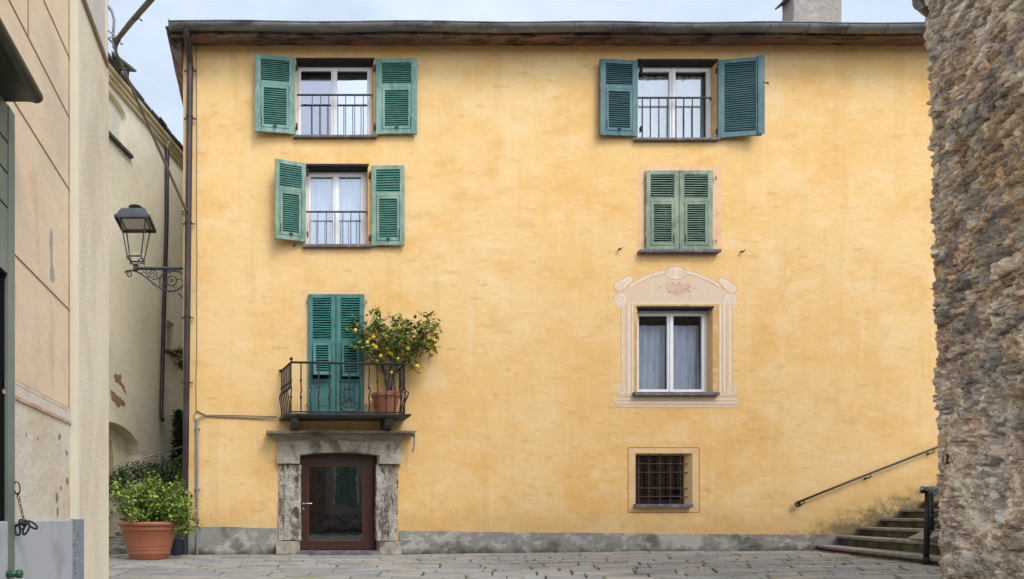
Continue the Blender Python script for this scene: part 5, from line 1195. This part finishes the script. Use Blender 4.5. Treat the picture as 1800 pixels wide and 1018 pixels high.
mb = MB(); mb.box(WX-.01, WX+.0155, 3.6, yC-.0085, zz_(.715), zz_(.738)); mb.box(WX-.01, WX+.0075, 3.6, yC-.0085, zz_(.808), zz_(.812)); mb.box(WX-.01,WX+.0065,3.6,yC-.0085,zz_(.833),zz_(.838)); mb.build('string_lines', m_stringline, nb)
# flaked plaster patch
def blobpatch(m, pts, x, name=None):
    n = len(pts); c = (sum(p[0] for p in pts)/n, sum(p[1] for p in pts)/n)
    for i in range(n): a, b = pts[i], pts[(i+1)%n]; m.face([(x,c[0],c[1]),(x,a[0],a[1]),(x,b[0],b[1])])
def WP(px, py): y_ = yl(px); return (y_, EZ+(VY-py)*y_/F)
mb = MB(); L1 = [(89,402),(91,404),(92.5,410),(92.5,440),(92,462),(94,475),(96.5,490),(96,495),(94,494),(91,497),(88,490),(87.5,476),(89,462),(88.5,440),(86.5,425),(88,410)]
blobpatch(mb, [WP(*p) for p in L1], WX+.0012); mb.build('flaked_patch', M('bare_grey_render', (.38,.35,.33), .95, bump=[(60,.01,I1)]), nb)
mb = MB()
for L2 in ([(102,762),(105,764),(105.5,770),(103,773),(101,768)],[(97,868),(100,865),(101,876),(99,884),(96.5,878)],[(115,838),(118,842),(120,848),(117,852),(115,846)],[(43,763),(45,760),(45,768)],[(64,770),(66,768),(65,775)],[(98,893),(101,891),(101,905),(99,908)],[(114,790),(118,796),(115,801)],[(104,856),(107,853),(106,862)]):
    blobpatch(mb, [WP(*p) for p in L2], WX+.0085)
mb.build('flaked_chips', M('bare_brown_render', (.27,.22,.17), .95, bump=[(60,.01,I1)]), nb)
# green shop door and its hood
def yx(px, X_): return -X_*F/(VX-px)
dr = MB(); XJ = WX+.035; y27, y16 = yx(26.5, XJ), yx(15, XJ)
dr.box(WX+.001, XJ, y16+.002, y27, -.1, 3.168); door2 = dr.build('door_frame', m_door, nb, bevel=.004)
dr = MB(); dr.box(WX-.01, WX+.030, 2.2, y16, zz_(1.42), 3.165); dr.build('transom_panel', m_door, nb)
dr = MB()
for h in (1.80, 2.0, 2.18, 2.52): dr.box(WX+.0, WX+.0325, 2.2, y16-.005, zz_(h)-.004, zz_(h)+.004)
dr.build('panel_grooves', m_black, nb)
dr = MB(); dr.box(WX-.06, WX-.02, 2.2, y16-.075, -.05, zz_(1.42)-.002); dr.build('door_leaf', m_door, nb)
dr = MB(); dr.box(WX-.07, WX+.012, y16-.045, y16+.0, -.05, zz_(1.42)-.022); dr.box(WX-.06, WX+.02, 2.2, y16-.001, zz_(1.42)-.02, zz_(1.42)-.001); dr.build('door_gap', m_black, nb)
mb = MB(); prof = [(WX, 3.165), (WX+.17, 3.165), (WX+.19, 3.16), (WX+.21, 3.155)]+[(WX+.215+.034*math.sin(a), 3.19-.034*math.cos(a)) for a in [i*math.pi/8 for i in range(9)]]+[(WX+.19, 3.235), (WX, 3.27)]
n = len(prof); ye = 3.60
mb.poly([(x, 1.5, z) for x, z in prof]+[(x, ye, z) for x, z in prof], [tuple(range(n)), tuple(range(2*n-1,n-1,-1))]+[(i,(i+1)%n,(i+1)%n+n,i+n) for i in range(n)])
smooth_by_angle(mb.build('door_hood', m_canopy, nb), 30)
mb = MB(); mb.tube([(WX+.02, 3.62, EZ-.335), (WX+.10, 3.62, EZ-.335)], .02, 10); mb.tube([(WX+.09, 3.62, EZ-.335), (WX+.115, 3.62, EZ-.335)], .026, 10); mb.build('door_bolt', M('bright_green_enamel', (.02,.10,.05), .3), nb, smooth=True)
# chain hanging at the door
ch = thing('door_chain', (WX+.1, 3.72, EZ), 'black iron ring, chain and shackles hanging beside the green door', 'chain')
def CPt(px, py, d=3.72): return P(px, py, d)
def ring(m, c, a, b, r, tilt=0, plane=(1,0,0), n=20):
    pl_ = Vector(plane).normalized(); ca, sa = math.cos(tilt), math.sin(tilt)
    pts = []
    for i in range(n+1):
        t = 6.283*i/n; u = a*math.cos(t); v = b*math.sin(t); pts.append(Vector(c)+pl_*(u*ca-v*sa)+Vector((0,0,1))*(u*sa+v*ca))
    m.tube(pts, r, 7)
px2m = 3.72/F
mb = MB(); ring(mb, CPt(30, 858), 5*px2m, 11.5*px2m, 1.2*px2m, .1); mb.ball(CPt(23, 866), 3*px2m, 8); mb.tube([CPt(20,865), CPt(30,868), CPt(33,866)], 1.5*px2m, 7); mb.build('ring', m_iron, ch, smooth=True)
mb = MB(); chp = [(31,870),(32.5,875),(34,880),(34.5,885),(36,890),(37,895),(38.5,900),(39.5,905),(41,910),(42,915)]
for k, p in enumerate(chp): ring(mb, CPt(*p), (2 if k % 2 else .9)*px2m, 3.6*px2m, .65*px2m, -.25, n=12)
mb.build('chain_links', m_rust, ch, smooth=True)
mb = MB()
for (cx_, cy_, a, b, t) in ((31,932,4.5,9,.1),(46,930,4,11,-.75+.3),(57,923,4,10,.95),(38,922,4,9,.2)): ring(mb, CPt(cx_, cy_), a*px2m, b*px2m, 1.9*px2m, t)
mb.tube([CPt(24,925), CPt(34,922), CPt(45,915), CPt(50,918)], 2.6*px2m, 7); mb.ball(CPt(41,920), 5*px2m, 8); mb.tube([CPt(20,868), CPt(22,900), CPt(22,930)], 1.5*px2m, 6)
mb.build('shackles', m_iron, ch, smooth=True)

# ------------------------------------------------------------------ CABLES overhead
mb = MB()
c0 = P(208, 78, 5.9)
cb = thing('overhead_cable', c0, 'taped conduit and cable crossing the sky from the beige corner to the yellow house', 'cable')
def seg_(pts, r, m_=m_cable2, nm='cable_run', amp=.0):
    mb = MB(); mb.tube(pts, r, 9); return mb.build(nm, m_, cb, smooth=True)
seg_([P(300,-42,5.0), P(265,0,5.2), P(232,38,5.55), P(209,66,5.85), P(203,82,5.95), P(204,96,6.1)], [.024,.024,.022,.022,.02,.012], nm='thick_conduit')
seg_([P(262,-2,5.15), P(228,37,5.5), P(204,68,5.8), P(199,84,5.9)], .010, m_cable2)
sag = []
for i in range(19):
    f = i/18; d = 6.1+(12.95-6.1)*f; a = P(204, 92, 6.1); b = P(328, 372, 12.95); q_ = a.lerp(b, f); q_.z -= .22*math.sin(math.pi*f)*0+.0; sag.append(q_)
seg_(sag, [.014+.001*i for i in range(19)])
mb = MB(); p = P(328, 372, 12.95); mb.tube([p, p+Vector((.0,.05,0))], .02, 8); ring(mb, p+Vector((-.05,0,-.02)), .045, .03, .012); mb.build('anchor_eye', m_iron, cb)
for px, py, d in ((240,30,5.45),(206,72,5.85)):
    mb = MB(); p = P(px, py, d); ring(mb, p, .036, .02, .006, .7); mb.tube([p+Vector((.03,0,-.02)), p+Vector((.05,0,-.035))], .006, 6); mb.build('cable_clip', m_lampiron, cb)
mb = MB(); mb.tube([P(181,4,5.75), P(188,8,5.75), P(197,20,5.8), P(201,36,5.8), P(199,62,5.85), P(200,80,5.9)], .014, 8); mb.tube([P(180,20,5.75),P(180,62,5.75),P(190,67,5.8),P(200,78,5.85),P(202,92,5.9)], .009, 8)
mb.tube([P(182,48,5.76),P(204,64,5.85),P(207,72,5.86)], .007, 6); mb.tube([P(192,66,5.78),P(206,64,5.86)], .006, 6)
mb.build('loose_cables', m_wcable, cb, smooth=True)

# ------------------------------------------------------------------ FAR CREAM HOUSE up the alley
cd = Vector((.339, 1, 0)); CA = Vector((-2.70, 19, 0))
def cw(px):                               # point of the cream wall seen at px
    k = (px-VX)/F; d = (CA.x-.339*CA.y)/(k-.339); return d
def CW(px, py, off=0): d = cw(px); n_ = Vector((1, -.339, 0)).normalized(); p = Vector(((px-VX)*d/F, d, EZ+(VY-py)*d/F)); return p+n_*off
chs = thing('cream_house', (-3.5, 17, 0), 'pale yellow plastered house up the alley, behind the street lamp', 'house')
cn = Vector((1, -.339, 0)).normalized(); ct = cd.normalized()
def cbox(m, s0, s1, o0, o1, z0, z1):      # box on the cream wall: s metres before the far corner, o outwards
    vs = []
    for z in (z0, z1):
        for s_, o_ in ((s0, o0), (s1, o0), (s1, o1), (s0, o1)): p = CA-ct*s_+cn*o_; vs.append((p.x, p.y, z))
    m.poly(vs, [(0,3,2,1),(4,5,6,7),(0,1,5,4),(1,2,6,5),(2,3,7,6),(3,0,4,7)])
def S_(px): return (19-cw(px))/ct.y
def Zc(px, py): d = cw(px); return EZ+(VY-py)*d/F
ztop = Zc(325, 291)
niche = (S_(250), S_(178), .2, Zc(215, 746)); bw = (S_(224), S_(180)+.3, Zc(222, 262), Zc(222, 205)); sw_ = (S_(307), S_(293), Zc(300, 620), Zc(300, 566))
mb = MB()
opn = [(sw_[0], sw_[1], sw_[2], sw_[3])]
ss = sorted({0, 9.0, sw_[0], sw_[1]}); zs = sorted({-.1, ztop, sw_[2], sw_[3]})
def cpt(s_, z, o_=0): p = CA-ct*s_+cn*o_; return (p.x, p.y, z)
# wall with arched niche and arched blind window, cut as columns
def archz(s_, s0, s1, zspring, ztop_): u = (s_-(s0+s1)/2)/((s1-s0)/2); return zspring+(ztop_-zspring)*math.sqrt(max(0, 1-u*u))
N_S0, N_S1 = S_(247), S_(247)+2.6*1.0
NZs, NZt = Zc(247, 800), Zc(212, 746)
B_S0, B_S1 = S_(222), S_(222)+1.5
BZb, BZs, BZt = Zc(224, 268), Zc(222, 208), Zc(200, 168)
cols = sorted(set([0, 9.0, sw_[0], sw_[1]]+[N_S0+(N_S1-N_S0)*i/24 for i in range(25)]+[B_S0+(B_S1-B_S0)*i/16 for i in range(17)]))
mb.m = 0
for a, b in zip(cols[:-1], cols[1:]):
    mid = (a+b)/2; holes = []
    if sw_[0] < mid < sw_[1]: holes.append((sw_[2], sw_[2], sw_[3], sw_[3], .35))
    if N_S0 < mid < N_S1: holes.append((-.1, -.1, archz(a, N_S0, N_S1, NZs, NZt), archz(b, N_S0, N_S1, NZs, NZt), .35))
    if B_S0 < mid < B_S1: holes.append((BZb, BZb, archz(a, B_S0, B_S1, BZs, BZt), archz(b, B_S0, B_S1, BZs, BZt), .12))
    holes.sort(); za, zb_ = -.1, -.1
    for h0a, h0b, h1a, h1b, dp in holes:
        if h0a > za+.001: mb.face([cpt(a, za), cpt(b, zb_), cpt(b, h0b), cpt(a, h0a)])
        mb.face([cpt(a, h0a, -dp), cpt(b, h0b, -dp), cpt(b, h1b, -dp), cpt(a, h1a, -dp)])
        mb.face([cpt(a, h1a), cpt(b, h1b), cpt(b, h1b, -dp), cpt(a, h1a, -dp)]); mb.face([cpt(a, h0a), cpt(b, h0b), cpt(b, h0b, -dp), cpt(a, h0a, -dp)])
        za, zb_ = h1a, h1b
    mb.face([cpt(a, za), cpt(b, zb_), cpt(b, ztop), cpt(a, ztop)])
for s_, z0, z1, dp in ((sw_[0], sw_[2], sw_[3], .35), (sw_[1], sw_[2], sw_[3], .35), (N_S0, -.1, NZs, .35), (N_S1, -.1, NZs, .35), (B_S0, BZb, BZs, .12), (B_S1, BZb, BZs, .12)):
    mb.face([cpt(s_, z0), cpt(s_, z1), cpt(s_, z1, -dp), cpt(s_, z0, -dp)])
mb.face([cpt(0, -.1), cpt(0, ztop), cpt(0, ztop, -5), cpt(0, -.1, -5)])
mb.build('wall', m_creamH, chs)
mb = MB(); si, sj = N_S0+.75, N_S0+1.7                         # flat sheet for the inner arched recess, its shade put into the colour
n = 14; zi, zj = Zc(222, 800), Zc(210, 762)
arcp = [(si+(sj-si)*i/n, archz(si+(sj-si)*i/n, si, sj, zi, zj)) for i in range(n+1)]
for (a, za), (b, zb_) in zip(arcp[:-1], arcp[1:]): mb.face([cpt(a, 0, -.345), cpt(b, 0, -.345), cpt(b, zb_, -.345), cpt(a, za, -.345)])
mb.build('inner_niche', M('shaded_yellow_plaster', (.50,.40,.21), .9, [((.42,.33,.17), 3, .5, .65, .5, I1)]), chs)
mb = MB()
for (a, za), (b, zb_) in zip(arcp[:-1], arcp[1:]): mb.obox((Vector(cpt(a, za, -.33))+Vector(cpt(b, zb_, -.33)))/2, (Vector(cpt(b, zb_, -.33))-Vector(cpt(a, za, -.33)))/2*1.04, cn*.03, Vector((0,0,.03)))
mb.build('niche_edge', m_creamH, chs)
mb = MB(); cbox(mb, S_(229), S_(229)+2, -.01, .10, BZb-.10, BZb-.03); mb.build('sill', m_slate, chs)
mb = MB()
cbox(mb, -.1, 9, -.01, .08, ztop-.17, ztop-.09); cbox(mb, -.14, 9, -.01, .14, ztop-.09, ztop); cbox(mb, -.2, 9, -.01, .22, ztop, ztop+.07)
mb.build('cornice', m_creamtrim, chs, bevel=.02)
mb = MB()
cbox(mb, -.25, 9, -5, .25, ztop+.07, ztop+.12)
rnd = random.Random(2)
for k in range(24):
    s_ = -.2+k*.38; cbox(mb, s_, s_+.36, -.4, .27+rnd.uniform(-.03,.04), ztop+.10+rnd.uniform(0,.02), ztop+.14+rnd.uniform(0,.05))
mb.build('roof', m_slate, chs, rough=(.02, 3, .3))
mb = MB(); p = [P(196,93,13.5), P(240,127,14.8), P(218,126,15.2), P(200,121,14.2)]
mb.poly(p+[v+Vector((0,0,.05)) for v in p], [(0,1,2,3),(7,6,5,4),(0,1,5,4),(1,2,6,5),(2,3,7,6),(3,0,4,7)]); mb.tube([P(225,127,14.9), P(224,142,15.6)], .03, 6); mb.build('dormer_slab', m_slate, chs)
mb = MB()
mb.tube([CW(293,243,.20), CW(292,247,.17), CW(290,250,.12), CW(289,254,.09), CW(289,264,.09)], .065, 12); smooth_by_angle(mb.build('pipe_elbow', M('cream_pipe', (.6,.52,.4), .6), chs))
mb = MB(); mb.tube([CW(289,262,.09), CW(288,400,.09), CW(283,560,.09), CW(278.5,728,.09), CW(277,735,.12), CW(274,738,.2), CW(272,739,.24)], .06, 12); smooth_by_angle(mb.build('downpipe', m_pipe, chs))
mb = MB()
for L3 in ([(202,656),(207,660),(212,657),(213,664),(210,670),(216,675),(221,688),(223,695),(219,690),(214,680),(208,674),(203,671),(200,664)], [(195,686),(200,688),(204,695),(210,698),(217,704),(221,710),(218,716),(212,712),(207,718),(201,708),(195,702)]):
    L4 = []
    for (ax, ay), (bx_, by_) in zip(L3, L3[1:]+L3[:1]):
        for f in (0, .25, .5, .75): L4.append((ax+(bx_-ax)*f+rnd.uniform(-1.1, 1.1), ay+(by_-ay)*f+rnd.uniform(-1.3, 1.3)))
    pts = [CW(px, py, .004) for px, py in L4]; c = sum(pts, Vector())/len(pts)
    for i in range(len(pts)): mb.face([c, pts[i], pts[(i+1)%len(pts)]])
mb.build('peeled_patch', m_peel, chs)
mb = MB(); cbox(mb, sw_[0]+.05, sw_[1], -.32, -.25, sw_[2], sw_[3]); wn = mb.build('window', M('dull_green_sash', (.03,.06,.05), .5), chs)
mb = MB(); cbox(mb, sw_[0]-.05, sw_[1]+.1, -.1, .10, sw_[2]-.08, sw_[2]); mb.build('sill', m_slate, wn)
# plants
rnd = random.Random(41)
def cloudthing(name, loc, label, cat, pts, n, sz, mat, spread=.08, stems=None, group=None):
    t = thing(name, loc, label, cat, group); mb = MB(); leafcloud(mb, pts, n, sz, rnd, spread); mb.build('foliage', mat, t)
    mb = MB()
    for a, b in (stems or [(Vector(loc), Vector(pts[len(pts)//2]))]): mb.tube([a, a.lerp(b, .5)+Vector((.02,0,.02)), b], [.03,.02,.01], 6)
    mb.build('stem', m_bark, t); return t
pts = [CW(298+6*rnd.random()+ (py-618)*.25*rnd.random(), py, .15+rnd.uniform(0,.25)) for py in [rnd.uniform(614, 652) for _ in range(60)]]
cloudthing('trailing_plant', CW(300, 618, .1), 'trailing plant hanging from the small window of the cream house', 'plant', pts, 520, .07, m_purpleleaf, .05)
DPc = 17.5
pts = []
for k in range(260):
    py = rnd.uniform(722, 812); wdt = np.interp(py, [718,730,770,812], [3,7,10,14]); pts.append(P(316+rnd.uniform(-1,1)*wdt, py, DPc+rnd.gauss(0,.25)))
b0 = P(316, 905, DPc)
cloudthing('cypress_shrub', (b0.x, DPc, .6), 'narrow dark evergreen shrub against the cream house corner', 'shrub', pts, 3600, .075, m_cypress, .05, stems=[(Vector((b0.x, DPc, .6)), P(316, 730, DPc))])
pts = [P(px, np.interp(px, [190,215,250,300,330], [836,822,818,812,806])+abs(rnd.gauss(0,22)), 15.2+rnd.gauss(0,.35)) for px in [rnd.uniform(186, 332) for _ in range(230)]]
pts = [p for p in pts if p.z > .9]
sts = [(P(px, 900, 15.2), P(px+rnd.uniform(-8,8), 840, 15.2)) for px in (205,225,245,262,280,300,315)]
cloudthing('climbing_rose', (P(260,0,15.2).x, 15.2, .5), 'dark leafy climbing shrub on the low wall behind the terracotta tub', 'shrub', pts, 3300, .08, m_darkleaf, .10, stems=sts)
# alley steps and low wall behind the tub
al = MB(); rnd = random.Random(6)
for k in range(14):
    y0_ = 13.25+k*.42; al.box(-4.6+.3*k, HX0-.02 if y0_ > 13 else -1.9, y0_, y0_+.42, -.1, -.02+.105*(k+1))
al_o = al.build('alley_steps', M('worn_alley_stone', (.17,.155,.135), .9, [((.33,.31,.28), 4, .5, .62, .8, (.6,1,2)), ((.055,.05,.035), 6, .48, .6, .85, (.5,1,2.5)), ((.08,.10,.03), 3, .55, .65, .5, I1)], bump=[(6, .05, (.5,1,2)), (25, .02, I1)]), rough=(.03, 3.5, .16))
tag(al_o, 'worn uneven stone steps climbing the alley behind the terracotta tub', 'steps')
mb = MB(); mb.poly([(-4.6,14.9,-.1),(-1.92,15.3,-.1),(-1.92,15.7,-.1),(-4.6,15.3,-.1),(-4.6,14.9,1.25),(-1.92,15.3,1.62),(-1.92,15.7,1.62),(-4.6,15.3,1.25)], [(0,3,2,1),(4,5,6,7),(0,1,5,4),(1,2,6,5),(2,3,7,6),(3,0,4,7)])
tag(mb.build('low_wall', M('grey_plastered_low_wall', (.33,.30,.25), .9, [((.2,.18,.14), 3, .45, .62, .8, I1)], bump=[(8, .03, I1)]), rough=(.03, 2.5, .2)), 'low grey rendered wall in the alley under the dark climbing shrub', 'wall')
mb = MB(); mb.tube([P(249,806,15.3), P(285,796,15.8), P(328,783,16.5)], .02, 8); mb.tube([P(249,806,15.3), P(249,830,15.3)], .018, 8)
tag(mb.build('alley_handrail', m_gpipe, smooth=True), 'thin grey tube handrail rising behind the shrubs in the alley', 'handrail')
# pink house far behind
ph = thing('pink_house', (-5, 30, 0), 'sliver of a distant pink and yellow house between the cream house and the downpipe', 'house')
d = 30; a, b = P(296, 720, d), P(345, 589, d)
mb = MB(); mb.box(a.x-2, b.x+2, d, d+4, -.1, b.z); mb.build('wall', m_pinkH, ph)
mb = MB(); mb.box(a.x-2.2, b.x+2.2, d-.5, d+.1, b.z, b.z+.22); mb.build('gutter', m_zinc, ph)
mb = MB(); mb.poly([(a.x-2.2,d-.5,b.z+.22),(b.x+2.2,d-.5,b.z+.22),(b.x+2.2,d+2,b.z+1.2),(a.x-2.2,d+2,b.z+1.2),(b.x+2.2,d+4.2,b.z+.1),(a.x-2.2,d+4.2,b.z+.1)], [(0,1,2,3),(3,2,4,5),(0,3,5),(1,4,2)]); mb.build('roof', m_eave, ph)
mb = MB(); a, b = P(300, 722, 24), P(345, 716, 24); mb.box(a.x-1, b.x+1, 24, 24.4, -.1, b.z); tag(mb.build('brick_wall', m_redwall), 'old brick garden wall below the distant pink house', 'wall')

# ------------------------------------------------------------------ street behind the camera (seen only in reflections)
ob = thing('opposite_house', (3, -9, 0), 'beige house with green shutters behind the viewer, mirrored in the door glass', 'house')
mb = MB(); mb.box(-8, 14, -10, -9, -.1, 7.2); mb.build('wall', M('dull_beige_plaster', (.46,.42,.34), .9, [((.3,.27,.2), 1.2, .45, .6, .7, I1)]), ob)
mb = MB(); mb.box(1.4, 2.95, -8.99, -8.8, -.1, 4.2); mb.build('stone_buttress', m_rub2, ob, rough=(.05, 2.5, .3))
mb = MB(); mb.box(-8, 14, -8.99, -8.95, -.1, .9); mb.build('plinth', m_plinth, ob)
for x_ in (-3.2, .0, 3.55, 8.2):
    mb = MB(); mb.box(x_-.10, x_+1.30, -8.99, -8.95, 1.45, 3.85); fr9 = mb.build('window_surround', m_white, ob)
    for k in (0, 1): mb = MB(); mb.box(x_+k*.61, x_+.59+k*.61, -8.945, -8.90, 1.5, 3.8); mb.build('shutter', m_gB, ob)
mb = MB(); mb.box(-8.3, 14.3, -10.3, -8.5, 7.2, 7.35); mb.build('roof', m_slate, ob)
